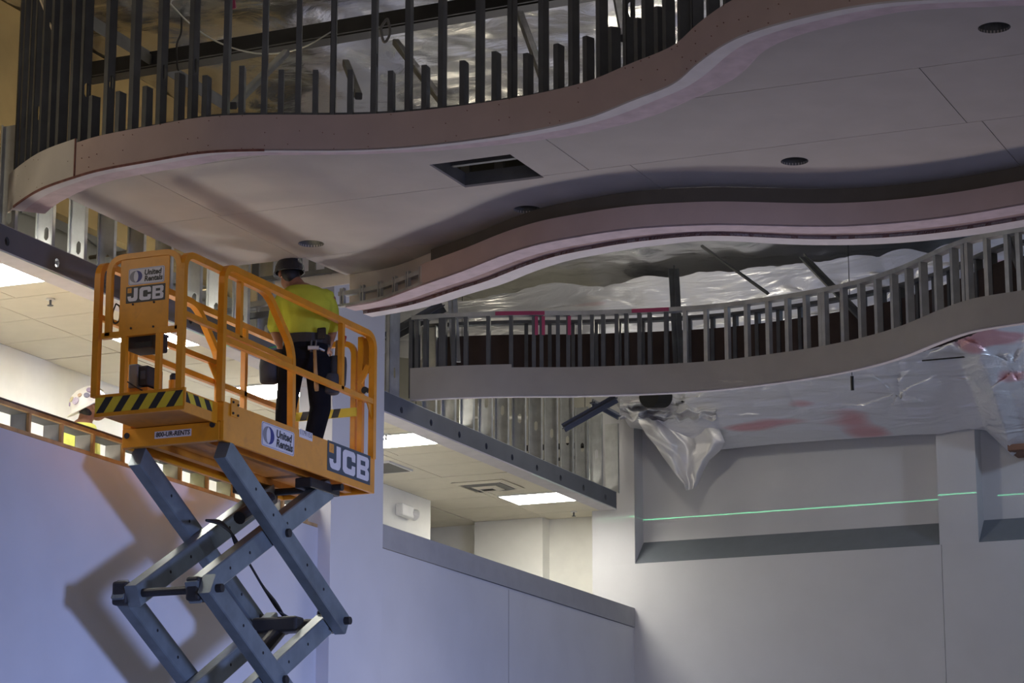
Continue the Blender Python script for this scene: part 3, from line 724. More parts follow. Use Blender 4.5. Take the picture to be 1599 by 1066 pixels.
build('groove_side', *vf_join(sweep(b1, strip(ZB - 0.003, ZB + 0.03, 0, 0.004)), sweep(b2, strip(ZB - 0.003, ZB + 0.03, 0, 0.004))), REDP, cbn)
build('white_edge', *loft(b2, eB, ZB - 0.002, 0.02), WHITEB, cbn)
# bare framing at the left end, where the fascia is still missing
build('track', *sweep(cBf[:ib + 2], strip(ZB + 0.10, ZB + 0.135, 0.005, 0.05)), GALV, cbn)
build('track', *sweep(cBf[:ib + 2], strip(ZB + 0.012, ZB + 0.03, 0.0, 0.05)), GALV, cbn)
build('backing_board', *sweep(offset(cBf, 0.16)[:ib + 2], strip(ZB + 0.05, 6.969, 0, 0.012)), PINKG, cbn)
build('backing_board', *sweep(offset(cBf, 0.40)[:ib + 30], strip(6.90, 7.05, 0, 0.012)), PINKG, cbn)
build('backing_board', *sweep(offset(cBf, 0.10)[ib:], strip(ZB + 0.03, 6.965, 0, 0.012)), mat('olive_cove_shade', (0.13, 0.115, 0.095), 0.9), cbn)  # closes the cove gap; its shade is put into the dark olive colour
nBf = normals(cBf)
for i in range(1, ib + 1, 5):
    p = cBf[i] + nBf[i] * 0.03; stud('short_stud', p.x, p.y, ZB + 0.01, 0.15, math.atan2(nBf[i].y, nBf[i].x) + PI / 2, GALV, cbn, w=0.04, fl=0.03)
for i in range(ib, NB - 4, 6):
    p = cBf[i] + nBf[i] * 0.17; stud('stud', p.x, p.y, ZB + 0.06, 0.24, math.atan2(nBf[i].y, nBf[i].x), GALVD, cbn, w=0.06, fl=0.03)
# framing bay behind the worker, between the board notch and the ring
fr = empty('bare_framing_bay', (-9.7, 18.7, 6.6), 'bare steel tracks and short studs behind the worker\'s shoulders', 'framing')
build('track', *beam(PY(376, 478, 19.0), PY(428, 472, 19.0), 0.05, 0.045), GALV, fr)
build('track', *beam(PY(376, 495, 19.0), PY(432, 489, 19.0), 0.05, 0.045), GALVD, fr)
build('track', *beam(PY(380, 440, 18.9), PY(540, 420, 18.9), 0.05, 0.035), GALVD, fr)
for x, y0, y1 in ((398, 445, 398), (465, 432, 395), (487, 430, 395), (512, 428, 400)):
    p = PY(x, y0, 18.93); stud('short_stud', p.x, p.y, p.z, 0.26, PI * 0.1, GALVD, fr, w=0.06, fl=0.035)
build('drywall_strip', *beam(PY(430, 450, 18.95), PY(550, 432, 18.95), 0.012, 0.11), PINKG, fr)
build('track', *beam(PY(300, 492, 19.6), PY(420, 478, 19.6), 0.06, 0.04), GALV, fr)

# ================================================================== CLOUD C (rear ring)
ZCB, ZCT = 6.70, 6.97
C_bot = [(640, 624), (705, 620.5), (796, 618), (898, 617.5), (999, 614.5), (1075, 611), (1138, 606), (1248, 592), (1332, 577), (1403, 558), (1469, 532), (1513, 517), (1557, 509), (1599, 503)]
NC = 200
cC = curve_px(C_bot, ZCB, NC, 10, 1.2)
cc = empty('curved_ceiling_ring', (-7.5, 22.4, ZCB), 'rear grey drywall ring with bare studs above its curving face', 'ceiling ring')
ic = at_px(cC, ZCB, 798)
build('fascia_board', *sweep(cC[:ic + 1], strip(ZCB, ZCT + 0.03, -0.002)), GREYB, cc)
build('fascia_board', *sweep(cC[ic:], strip(ZCB, ZCT)), GREYB, cc)
build('corner_bead', *loft(cC, offset(cC, 0.055), ZCB - 0.006, 0.012), WHITEB, cc)
build('back_board', *sweep(offset(cC, 0.50), strip(6.87, 7.40, 0, 0.014)), BROWNB, cc)
build('top_track', *sweep(offset(cC, 0.06), strip(7.47, 7.51, -0.04, 0.085)), GALV, cc)
build('back_top_track', *sweep(offset(cC, 0.50), strip(7.50, 7.53, -0.04, 0.085)), GALVD, cc)
CCOLS = [645, 655, 668, 692, 697, 712, 730.5, 766, 801, 837, 849, 874, 891, 909.5, 928, 945.7, 967, 982, 1002, 1019, 1044.6, 1074, 1107, 1140, 1171, 1204, 1235, 1264, 1287, 1293, 1322, 1350, 1375, 1400.5, 1424, 1446, 1469, 1495, 1512, 1518, 1547, 1579, 1597, 1630, 1660]
cCs = offset(cC, 0.06); nC = normals(cC)
fine = resample(cCs, 1200); nfine = normals(fine)
for x in CCOLS:
    i = at_px(fine, ZCT, x); n = nfine[i]; p = fine[i]
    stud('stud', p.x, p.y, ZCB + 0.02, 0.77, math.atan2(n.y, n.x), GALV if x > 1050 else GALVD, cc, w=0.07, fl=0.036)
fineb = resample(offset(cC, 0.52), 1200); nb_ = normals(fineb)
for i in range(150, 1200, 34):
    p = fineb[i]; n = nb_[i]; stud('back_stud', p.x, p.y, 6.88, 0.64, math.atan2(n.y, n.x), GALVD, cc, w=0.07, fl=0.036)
for i0, i1_, in ((at_px(cCs, 7.5, 772), at_px(cCs, 7.5, 850)), (at_px(cCs, 7.5, 990), at_px(cCs, 7.5, 1048))):
    build('marking_tape', *sweep(cCs[i0:i1_ + 1], strip(7.472, 7.508, -0.046, 0.004)), PINKT, cc)
for i_, x in enumerate((838, 849, 890)):
    j = at_px(fine, ZCT, x); p = fine[j] - nfine[j] * 0.042
    build('marking_stripe', *beam((p.x, p.y, 7.28), (p.x, p.y, 7.46), 0.03, 0.004, (nfine[j].x, nfine[j].y, 0)), PINKT, cc)
def cbrace(xa, ya, xb, yb, da, db, w, m, nm='brace'):
    ia = cC[at_px(cC, ZCT, xa)]; ib_ = cC[at_px(cC, ZCT, min(xb, 1590))]
    build(nm, *vf_join(beam(PY(xa, ya, ia.y + da), PY(xb, yb, ib_.y + db), w, 0.012), beam(PY(xa, ya, ia.y + da + 0.02), PY(xb, yb, ib_.y + db + 0.02), 0.012, w)), m, cc)
cbrace(712, 565, 706, 455, 0.1, 0.35, 0.09, GALV)
cbrace(604, 528, 692, 478, 0.05, 0.35, 0.12, GALVD)
cbrace(1060, 572, 1052, 420, 0.1, 0.8, 0.10, GALVD)
cbrace(1345, 495, 1255, 402, 0.1, 1.0, 0.085, GALVD)
cbrace(1199, 458, 1096, 384, 0.2, 1.4, 0.03, GALVD)
cbrace(1600, 430, 1568, 350, 0.1, 0.7, 0.10, GALVD)
cbrace(880, 668, 962, 622, 0.9, 1.1, 0.09, HEADM)
cbrace(925, 628, 966, 650, 1.3, 1.6, 0.07, HEADM)
# drop rods near the foil
o = empty('hanger_bracket', PZ(1331, 590, 7.2), '', '')
q = PZ(1331, 609, 7.08)
build('tube', *tube([q + Vector((0, 0, 0.14)), q], 0.018, 10), BLACKM, o); build('rod', *tube([(q.x, q.y, 8.98), q + Vector((0, 0, 0.15))], 0.004, 6), BLACKM, o)
tag(o, 'small black hanger bracket below the rear ring before the foil', 'bracket')

# ================================================================== FOIL ON THE BACK WALL
FE = [(985, 668), (1010, 672), (1050, 690), (1110, 704), (1206, 694), (1302, 687), (1424, 679), (1467, 678), (1512, 670), (1540, 672), (1582, 712), (1604, 694), (1760, 690)]
def edge_y(x):
    for (a, b), (c, d) in zip(FE, FE[1:]):
        if a <= x <= c: return b + (d - b) * (x - a) / (c - a)
    return FE[-1][1]
PINS = [(-9.2, 8.1), (-8.4, 7.75), (-7.7, 8.15), (-7.2, 7.45), (-6.4, 7.9), (-9.6, 7.55), (-5.9, 7.5), (-6.9, 8.3)]
def fold(x, z):   # creases running out from the pins that hold the sheet
    s = 0
    for px_, pz_ in PINS:
        dx, dz = x - px_, (z - pz_) * 1.6; d = math.hypot(dx, dz); a = math.atan2(dz, dx)
        s += math.exp(-d * 1.3) * (1.2 * abs(math.sin(a * 3.5 + px_ * 5)) ** 0.7 - 0.9)
    return s
V, Fa = [], []; nx, ny = 220, 110
for i in range(nx + 1):
    x = 985 + (1740 - 985) * i / nx; b = PY(x, edge_y(x), YB - 0.03)
    for j in range(ny + 1):
        t = j / ny
        yy = b.y - 1.9 * t ** 0.85; zz = b.z + (8.62 - b.z) * t; xx = b.x - (1 - i / nx) ** 2 * 2.4 * max(0, min(1, (t - 0.25) * 2.5)) 
        r = 0.10 * fold(xx, zz) + 0.16 * noise.noise(Vector((xx * 0.45 + zz * 1.1, zz * 2.3, 2))) + 0.20 * abs(noise.noise(Vector((xx * 0.7 - zz * 0.9, zz * 2.7, 5)))) + 0.11 * abs(noise.noise(Vector((xx * 1.5 + zz * 2, zz * 5.5, 8)))) + 0.02 * noise.noise(Vector((xx * 9, zz * 9, 3)))
        k = min(1, t * 6)
        V.append((xx, yy - r * k - 0.02, zz + r * 0.5 * k))
for i in range(nx):
    for j in range(ny): a = i * (ny + 1) + j; Fa.append((a, a + ny + 1, a + ny + 2, a + 1))
o = build('foil_blanket', V, Fa, FOILW, smooth=True); tag(o, 'wrinkled silver foil blanket with pinkish patches over the top of the back wall', 'insulation foil')
# torn flap hanging at its left end
rowsF = [((994, 640), (1095, 636)), ((998, 660), (1112, 652)), ((1010, 680), (1124, 670)), ((1024, 696), (1132, 690)), ((1034, 712), (1124, 704)), ((1046, 728), (1108, 718)), ((1056, 742), (1098, 736)), ((1068, 756), (1092, 750)), ((1071, 766), (1086, 762))]
V, Fa = [], []; nu, nv = 40, 40
for j in range(nv + 1):
    s = j / nv * (len(rowsF) - 1); a = min(int(s), len(rowsF) - 2); t = s - a
    L = Vector(rowsF[a][0]).lerp(Vector(rowsF[a + 1][0]), t); R = Vector(rowsF[a][1]).lerp(Vector(rowsF[a + 1][1]), t)
    for i in range(nu + 1):
        u = i / nu; q = L.lerp(R, u)
        dep = 0.32 - 0.16 * j / nv + 0.09 * math.sin(u * 8 + j * 0.06) * (0.4 + 0.6 * u) + 0.10 * abs(noise.noise(Vector((u * 3 - j * 0.04, j * 0.05, 3)))) + 0.02 * noise.noise(Vector((u * 7, j * 0.12, 7)))
        V.append(tuple(PY(q.x, q.y, YB - dep)))
for j in range(nv):
    for i in range(nu): a = j * (nu + 1) + i; Fa.append((a, a + 1, a + nu + 2, a + nu + 1))
o = build('foil_flap', V, Fa, FOILF, smooth=True); tag(o, 'crumpled torn foil flap hanging to a point at the left recess corner', 'insulation foil')
# crumpled bunch above the flap
V, Fa = [], []
for j in range(31):
    for i in range(61):
        x = 968 + 150 * i / 60; y = 622 + 34 * j / 30
        d = 0.55 + 0.25 * noise.noise(Vector((i * 0.13, j * 0.2, 1))) + 0.12 * abs(noise.noise(Vector((i * 0.35, j * 0.4, 6))))
        V.append(tuple(PY(x, y + 6 * noise.noise(Vector((i * 0.2, 3, 3))) * (j / 30), YB - d)))
for j in range(30):
    for i in range(60): a = j * 61 + i; Fa.append((a, a + 1, a + 62, a + 61))
o = build('foil_bunch', V, Fa, FOILF, smooth=True); tag(o, 'bunched pale foil tucked under the rear ring above the hanging flap', 'insulation foil')
p = PY(1013, 619, YB - 1.3)
o = build('vent_pipe', *tube([p, p + Vector((0.05, 0.3, 0.05))], 0.12, 18), DARKM); tag(o, 'dark round pipe end peeping from the foil under the rear ring', 'pipe')
for k, (x, y) in enumerate(((1198, 624), (1380, 611), (1425, 615), (1295, 640), (1202, 638), (1505, 666), (1560, 582))):
    p = PY(x, y, YB - 1.0 + 0.1 * (k % 3)) 
# roof end strap
o = build('strap', *beam(PZ(1440, 563, 7.7), PZ(1610, 548, 7.7), 0.02, 0.012), BLACKM); tag(o, 'thin black strap across the foil at the right edge', 'strap')
o = build('bracket_board', *bbox_bev(-6.16, -5.98, 27.2, 27.66, 6.84, 6.91, 0.01), mat('rusty_wood', (0.22, 0.11, 0.07), 0.8)); tag(o, 'small brown board end at the right edge under the foil', 'board')

# ================================================================== SCISSOR LIFT
XN, XF, Y0, Y1 = -9.16, -9.985, 15.985, 18.37
L_ = empty('scissor_lift', ((XN + XF) / 2, 17, 0), 'orange yellow scissor lift raised on dark folding arms beside the half wall', 'scissor lift')
ZP0, ZP1, ZD = 5.18, 5.46, 5.32
sp = build('side_panel', *bbox_bev(XN - 0.03, XN, Y0, Y1, ZP0, ZP1, 0.004), ORANGE, L_)
build('side_panel', *bbox_bev(XF, XF + 0.03, Y0, Y1, ZP0, ZP1, 0.004), ORANGE, L_)
eb = build('end_beam', *bbox_bev(XF, XN - 0.032, Y0 - 0.004, Y0 + 0.05, 5.182, 5.318, 0.004), ORANGE, L_)
build('end_panel', *bbox_bev(XF + 0.032, XN - 0.032, Y1 - 0.03, Y1, ZP0, ZP1, 0.003), ORANGE, L_)
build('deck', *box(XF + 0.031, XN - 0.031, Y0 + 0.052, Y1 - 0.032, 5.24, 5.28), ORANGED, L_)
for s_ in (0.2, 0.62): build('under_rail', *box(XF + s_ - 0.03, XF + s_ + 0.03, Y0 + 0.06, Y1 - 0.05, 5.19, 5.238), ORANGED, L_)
build('post_bracket', *bbox_bev(XN + 0.001, XN + 0.012, 16.07, 16.18, 5.37, 5.50, 0.003), ORANGE, L_)
for (y, z) in ((16.09, 5.47), (16.16, 5.46), (16.09, 5.39), (16.16, 5.385)): build('bolt', *disc((XN + 0.015, y, z), (1, 0, 0), 0.009, 0.012, 8), BLACKM, L_)
build('bolt', *disc((XN - 0.085, Y0 - 0.008, 5.295), (0, 1, 0), 0.022, 0.014, 8), BLACKM, L_)
build('pin_hole', *disc((XF + 0.04, Y0 - 0.006, 5.27), (0, 1, 0), 0.022, 0.008, 16), DARKM, L_)
build('gusset', *bbox_bev(XF + 0.002, XF + 0.07, Y0 - 0.004, Y0 + 0.04, 5.319, 5.40, 0.003), ORANGE, L_)
build('corner_post', *bbox_bev(XN - 0.06, XN - 0.001, Y0 - 0.005, Y0 + 0.03, 5.319, 5.459, 0.003), ORANGE, L_)
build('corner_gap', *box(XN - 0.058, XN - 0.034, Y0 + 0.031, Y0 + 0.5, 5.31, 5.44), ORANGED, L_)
# extension deck towards the hall
EY = 15.46
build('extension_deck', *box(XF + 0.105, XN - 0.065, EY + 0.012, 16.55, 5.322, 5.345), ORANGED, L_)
tb = build('toe_board', *vf_join(box(XF + 0.10, XN - 0.005, EY - 0.012, EY + 0.01, 5.30, 5.325), box(XF + 0.10, XN - 0.005, EY - 0.012, EY + 0.01, 5.438, 5.455), box(XF + 0.10, XN - 0.005, EY - 0.006, EY + 0.01, 5.325, 5.438)), ORANGE, L_)
sb = build('toe_side', *box(XN - 0.062, XN - 0.046, EY + 0.012, Y0 - 0.01, 5.30, 5.45), ORANGE, L_)
build('toe_side', *box(XF + 0.102, XF + 0.116, EY + 0.012, Y0 + 0.4, 5.35, 5.45), ORANGE, L_)
hx0_, hx1_ = XF + 0.102, XN - 0.02; z0, z1 = 5.327, 5.436; yh = EY - 0.0075
build('hazard_band', *box(hx0_, hx1_, yh, yh + 0.001, z0, z1), HAZY, tb)
n_ = 5; pitch = (hx1_ - hx0_) / n_
for k in range(n_):
    a = hx0_ + pitch * k + 0.008
    q = [(a, z0), (a + pitch * 0.44, z0), (min(hx1_, a + pitch * 0.44 + 0.075), z1), (a + 0.075, z1)]
    build('hazard_stripe', *prism([(x, yh - 0.0012, z) for x, z in q], (0, 0.001, 0)), BLACKM, tb)
build('hazard_band', *box(XN - 0.0455, XN - 0.0445, EY + 0.02, EY + 0.44, 5.37, 5.44), HAZY, sb)
for k in range(3):
    a = EY + 0.02 + k * 0.15
    build('hazard_stripe', *prism([(XN - 0.0442, a + 0.05, 5.37), (XN - 0.0442, a + 0.12, 5.37), (XN - 0.0442, a + 0.07, 5.44), (XN - 0.0442, a, 5.44)], (0.001, 0, 0)), BLACKM, sb)
# ---- guard rails
RZT = 6.44
def rail(name, pts, r=0.021, rad=0.14, m=ORANGE, sq=4):
    return build(name, *tube(rounded(pts, rad, 6), r * 1.6, 4), m, L_)
xn, xf, xen, xef = XN - 0.012, XF + 0.03, XN - 0.05, XF + 0.075
YE = 18.34
rail('guard_rail', [(xn, 15.95, 5.45), (xn, 15.95, RZT), (xn, YE, RZT), (xn, YE, 5.45)], rad=0.13)
rail('mid_rail', [(xn, 15.95, 5.905), (xn, YE, 5.905)], 0.018)
rail('rail_post', [(xn, 17.79, 5.90), (xn, 17.79, RZT)], 0.018)
rail('guard_rail', [(xf, 15.98, 5.45), (xf, 15.98, RZT), (xf, YE, RZT), (xf, YE, 5.45)], rad=0.13)
rail('mid_rail', [(xf, 15.98, 5.905), (xf, YE, 5.905)], 0.018)
rail('rail_post', [(xf, 17.67, 5.46), (xf, 17.67, RZT)], 0.018)
# sliding extension rails
rail('extension_rail', [(xen, EY, 5.45), (xen, EY, 6.415), (xen, 16.66, 6.415), (xen, 17.06, 6.07), (xen, 17.075, 5.47)], rad=0.12)
rail('extension_mid_rail', [(xen, EY, 5.985), (xen, 17.06, 5.965)], 0.017)
rail('rail_post', [(xen, 16.26, 5.98), (xen, 16.26, 6.41)], 0.017)
rail('extension_rail', [(xef, EY + 0.03, 5.45), (xef, EY + 0.03, 6.42), (xef, 16.83, 6.43), (xef, 17.2, 6.09), (xef, 17.21, 5.47)], rad=0.12)
rail('extension_mid_rail', [(xef, EY, 6.03), (xef, 17.2, 6.04)], 0.017)
rail('rail_post', [(xef, 15.98, 5.35), (xef, 15.98, 6.0)], 0.018)
build('rail_gusset', *prism([(xef, 17.19, 6.05), (xef, 17.0, 6.05), (xef, 17.19, 5.86)], (0.008, 0, 0)), ORANGE, L_)
# end guard with sign panel
rail('end_frame', [(-9.80, EY, 5.87), (-9.80, EY, 6.43), (-9.235, EY, 6.43), (-9.235, EY, 5.87)], 0.018, rad=0.12)
rail('end_rail', [(-9.85, EY, 5.875), (-9.20, EY, 5.875)], 0.018)
for x in (-9.665, -9.385): rail('end_post', [(x, EY, 5.455), (x, EY, 5.87)], 0.017)
sgn = build('sign_panel', *bbox_bev(-9.71, -9.315, EY - 0.012, EY - 0.004, 5.89, 6.425, 0.003), ORANGE, L_)
for (x, z) in ((-9.60, 6.08), (-9.43, 6.08), (-9.61, 5.91), (-9.43, 5.905)): build('bolt', *disc((x, EY - 0.014, z), (0, 1, 0), 0.008, 0.006, 8), BLACKM, L_)
# far end: gate and post
rail('gate_frame', [(-9.335, YE, 5.47), (-9.335, YE, 6.40), (-9.86, YE, 6.40), (-9.86, YE, 5.47)], 0.019, rad=0.11)
rail('gate_post', [(-9.275, YE, 5.46), (-9.275, YE, 6.44)], 0.019)
gb = build('gate_bar', *bbox_bev(-9.85, -9.30, YE - 0.03, YE - 0.01, 5.80, 5.87, 0.004), HAZY, L_)
for a in (-9.80, -9.66, -9.52): build('hazard_stripe', *prism([(a, YE - 0.031, 5.80), (a + 0.06, YE - 0.031, 5.80), (a + 0.085, YE - 0.031, 5.87), (a + 0.025, YE - 0.031, 5.87)], (0, 0.0008, 0)), BLACKM, gb)
build('hinge_plate', *bbox_bev(-9.28, -9.19, YE - 0.006, YE + 0.004, 6.14, 6.43, 0.003), ORANGED, L_)
build('latch_arm', *beam((-9.28, YE - 0.02, 6.06), (-9.20, YE - 0.02, 6.20), 0.02, 0.045), ORANGE, L_)
build('latch_knob', *tube([(-9.225, YE - 0.04, 6.0), (-9.225, YE - 0.01, 6.0)], 0.028, 12), BLACKM, L_)
build('rail_gusset', *prism([(xn, YE - 0.01, 5.90), (xn, YE - 0.12, 5.90), (xn, YE - 0.01, 5.74)], (0.008, 0, 0)), ORANGE, L_)
# ---- printed signs
def round_rect(w, h, r, n=5):
    pts = []
    for cx, cy, a0 in ((w/2-r, h/2-r, 0), (-w/2+r, h/2-r, PI/2), (-w/2+r, -h/2+r, PI), (w/2-r, -h/2+r, PI*1.5)):
        for k in range(n + 1): a = a0 + PI/2*k/n; pts.append((cx + r*math.cos(a), cy + r*math.sin(a)))
    return pts
def plate(name, pts, o, xa, za, th, m, parent, out=0.0):
    xa, za = Vector(xa), Vector(za); n = xa.cross(za)
    return build(name, *prism([Vector(o) + xa * x + za * y + n * out for x, y in pts], n * th), m, parent)
def crescent(o, xa, za, out, r, m, parent, side, rx):
    # a disc with its inner ellipse cut away, half of the ring mark
    pts = []
    for k in range(17): a = PI/2 + PI*k/16; pts.append((-side*math.cos(a)*rx, math.sin(a)*r))
    for k in range(17): a = PI*1.5 - PI*k/16; pts.append((-side*math.cos(a)*rx*0.34, math.sin(a)*r*0.88))
    xa_, za_ = Vector(xa), Vector(za); n = xa_.cross(za_); N = 17
    V = [tuple(Vector(o) + xa_*x + za_*y + n*out) for x, y in pts]
    f = [(k, k + 1, 2*N - 2 - k, 2*N - 1 - k) for k in range(N - 1)]
    if side > 0: f = [q[::-1] for q in f]
    build('ring_mark', V, f, m, parent)
def rental_sign(o, xa, za, w, h, parent):
    s = plate('rental_sign', round_rect(w, h, h * 0.12), o, xa, za, 0.0015, STICKW, parent)
    n = Vector(xa).cross(Vector(za)); xa_, za_ = Vector(xa), Vector(za)
    # blue border line
    a, b = round_rect(w * 0.965, h * 0.93, h * 0.10), round_rect(w * 0.945, h * 0.90, h * 0.09); N = len(a)
    V = [tuple(Vector(o) + xa_*x + za_*y + n*0.0022) for x, y in a + b]
    build('border_line', V, [(i, (i + 1) % N, N + (i + 1) % N, N + i) for i in range(N)], BLUEL, s)
    c = Vector(o) - xa_ * w * 0.29
    crescent(c - xa_ * w * 0.006, xa, za, 0.0026, h * 0.36, GREYL, s, -1, w * 0.168)
    crescent(c + xa_ * w * 0.006, xa, za, 0.0027, h * 0.36, BLUEL, s, 1, w * 0.168)
    text('lettering', 'United', h * 0.46, INK, s, Vector(o) + xa_ * w * 0.175 + za_ * h * 0.18 + n * 0.003, xa, za, 0.0004, h * 0.014, w / h * 0.375, 0.12)
    text('lettering', 'Rentals', h * 0.46, INK, s, Vector(o) + xa_ * w * 0.195 - za_ * h * 0.20 + n * 0.003, xa, za, 0.0004, h * 0.014, w / h * 0.375, 0.12)
def maker_sign(o, xa, za, w, h, parent, ground):
    s = plate('maker_sign', round_rect(w, h, h * 0.02), o, xa, za, 0.0015, ground, parent)
    xa_, za_ = Vector(xa), Vector(za); n = xa_.cross(za_)
    def shape(nm, polys, m=STICKW, out=0.003):
        V, Fa = [], []
        for p in polys:
            b = len(V); V += [tuple(Vector(o) + xa_*(x*w) + za_*(y*h) + n*out) for x, y in p]; Fa.append(tuple(range(b, b + len(p))))
        build(nm, V, Fa, m, s)
    # J
    shape('letter', [[(-0.30, 0.40), (-0.20, 0.40), (-0.20, -0.24), (-0.30, -0.16)], [(-0.46, -0.08), (-0.37, -0.08), (-0.37, -0.16), (-0.455, -0.20)], [(-0.455, -0.20), (-0.37, -0.16), (-0.345, -0.20), (-0.43, -0.34), (-0.40, -0.39)][0:3] + [(-0.345, -0.20), (-0.39, -0.40), (-0.43, -0.36)], [(-0.345, -0.20), (-0.30, -0.16), (-0.20, -0.24), (-0.225, -0.36), (-0.26, -0.40), (-0.39, -0.40)]])
    # C
    shape('letter', [[(-0.155, 0.28), (-0.155, -0.28), (-0.06, -0.16), (-0.06, 0.16)], [(-0.155, 0.28), (-0.06, 0.16), (-0.03, 0.20), (-0.09, 0.40), (-0.13, 0.36)], [(-0.03, 0.20), (0.05, 0.20), (0.10, 0.40), (-0.09, 0.40)],
          [(0.05, 0.20), (0.06, 0.07), (0.14, 0.07), (0.14, 0.30), (0.125, 0.36), (0.10, 0.40)], [(-0.155, -0.28), (-0.13, -0.36), (-0.09, -0.40), (-0.03, -0.20), (-0.06, -0.16)], [(-0.09, -0.40), (0.10, -0.40), (0.05, -0.20), (-0.03, -0.20)],
          [(0.10, -0.40), (0.125, -0.36), (0.14, -0.30), (0.14, -0.07), (0.06, -0.07), (0.05, -0.20)]])
    # B
    shape('letter', [[(0.175, -0.40), (0.265, -0.40), (0.265, 0.40), (0.175, 0.40)], [(0.265, 0.24), (0.375, 0.24), (0.43, 0.40), (0.265, 0.40)], [(0.265, -0.08), (0.375, -0.08), (0.42, 0.0), (0.375, 0.08), (0.265, 0.08)],
          [(0.265, -0.40), (0.43, -0.40), (0.375, -0.24), (0.265, -0.24)], [(0.375, 0.08), (0.42, 0.0), (0.45, 0.06), (0.46, 0.12), (0.46, 0.32), (0.43, 0.40), (0.375, 0.24)], [(0.375, -0.24), (0.43, -0.40), (0.46, -0.34), (0.465, -0.12), (0.45, -0.05), (0.42, 0.0), (0.375, -0.08)]])
    shape('orange_mark', [[(-0.465, 0.12), (-0.36, 0.12), (-0.36, 0.42), (-0.465, 0.42)]], ORANGE, 0.0028)
    shape('mark_line', [[(-0.43, 0.20), (-0.42, 0.20), (-0.39, 0.26), (-0.40, 0.29)], [(-0.41, 0.36), (-0.40, 0.36), (-0.40, 0.27), (-0.41, 0.27)]], ORANGED, 0.0034)
XA, ZA_ = (1, 0, 0), (0, 0, 1)
YA = (0, 1, 0)
oe = lambda x, y, d=0.0: Vector((PY(x, y, EY - 0.012).x, EY - 0.0125, PY(x, y, EY - 0.012).z))
c = oe(229, 430); rental_sign(c, XA, ZA_, 0.29, 0.118, sgn)
c = oe(227.5, 458); maker_sign(c, XA, ZA_, 0.315, 0.118, sgn, STICKB)
on = lambda x, y: PX(x, y, XN + 0.0006)
c = on(434, 685); rental_sign(c, YA, ZA_, 0.50, 0.178, sp)
c = on(545, 722.5); maker_sign(c, YA, ZA_, 0.725, 0.232, sp, STICKG)
c = on(477.5, 679)
s = plate('number_sign', round_rect(0.21, 0.062, 0.003), c, YA, ZA_, 0.0014, STICKW, sp)
text('lettering', '11791153', 0.052, INK, s, c + Vector((0.002, 0, 0.006)), YA, ZA_, 0.0003, 0.0, 0.92)
c = Vector((PY(270, 677, Y0 - 0.005).x, Y0 - 0.0045, PY(270, 677, Y0 - 0.005).z))
s = plate('phone_sign', round_rect(0.30, 0.052, 0.003), c, XA, ZA_, 0.0012, STICKW, eb)
text('lettering', '800-UR-RENTS', 0.047, INK, s, c + Vector((0, -0.0022, 0)), XA, ZA_, 0.0003, 0.0012, 0.92, 0.1)
# ---- scissor stack
ZJ = [5.195, 4.13, 3.06, 1.99, 0.92]
YL, YR = 15.95, 17.90
def arm(x, ya, za, yb, zb):
    d = (Vector((0, yb - ya, zb - za))).normalized() * 0.06
    m = build('scissor_arm', *beam((x, ya - d.y, za - d.z), (x, yb + d.y, zb + d.z), 0.10, 0.160, (0, 0, 1), bev=0.008), ARMM, L_)
    for t in (0.2, 0.35, 0.65, 0.8):   # small drilled holes with dark plugs
        build('hole_plug', *disc((x + 0.05, ya + (yb - ya) * t, za + (zb - za) * t), (1, 0, 0), 0.012, 0.003, 8), DARKM, m)
for k in range(4):
    zt, zb = ZJ[k], ZJ[k + 1]
    fl = k % 2
    yL, yR = (YL + 0.04, YR) if True else (YL, YR)
    for xo, xi in ((-9.212, -9.318), (-9.91, -9.804)):
        if k % 2 == 0:
            arm(xo, YL + (0.17 if k == 0 else 0.0), zt - (0.09 if k == 0 else 0), YR, zb); arm(xi, YL, zb, YR - (0.1 if k == 0 else 0), zt - (0.08 if k == 0 else 0))
        else:
            arm(xo, YL, zt, YR, zb) if True else None
            arm(xi, YL, zb, YR, zt)
        build('pivot_pin', *tube([(xo - 0.05, (YL + YR) / 2 + 0.03, (zt + zb) / 2), (xo + 0.075 if xo > -9.5 else xo + 0.06, (YL + YR) / 2 + 0.03, (zt + zb) / 2)], 0.032, 12), BLACKM, L_)
    build('cross_tube', *tube([(-9.86, YL, zb), (-9.26, YL, zb)], 0.030, 12), BLACKM, L_)
    build('cross_tube', *tube([(-9.86, YR, zb), (-9.26, YR, zb)], 0.030, 12), BLACKM, L_)
    for y in (YL, YR):
        build('pivot_pin', *tube([(-9.17, y, zb), (-9.115, y, zb)], 0.030, 12), BLACKM, L_)
        build('joint_block', *bbox_bev(-9.37, -9.265, y - 0.075, y + 0.075, zb - 0.085, zb + 0.085, 0.02), BLACKM, L_)
        build('joint_block', *bbox_bev(-9.965, -9.85, y - 0.075, y + 0.075, zb - 0.085, zb + 0.085, 0.02), BLACKM, L_)
build('slide_shaft', *tube([(-9.95, 17.86, 5.15), (-9.18, 17.86, 5.15)], 0.028, 10), BLACKM, L_)
build('slide_block', *bbox_bev(-9.40, -9.26, 17.5, 17.98, 5.10, 5.178, 0.01), BLACKM, L_)
build('slide_block', *bbox_bev(-9.94, -9.80, 17.5, 17.98, 5.10, 5.178, 0.01), BLACKM, L_)
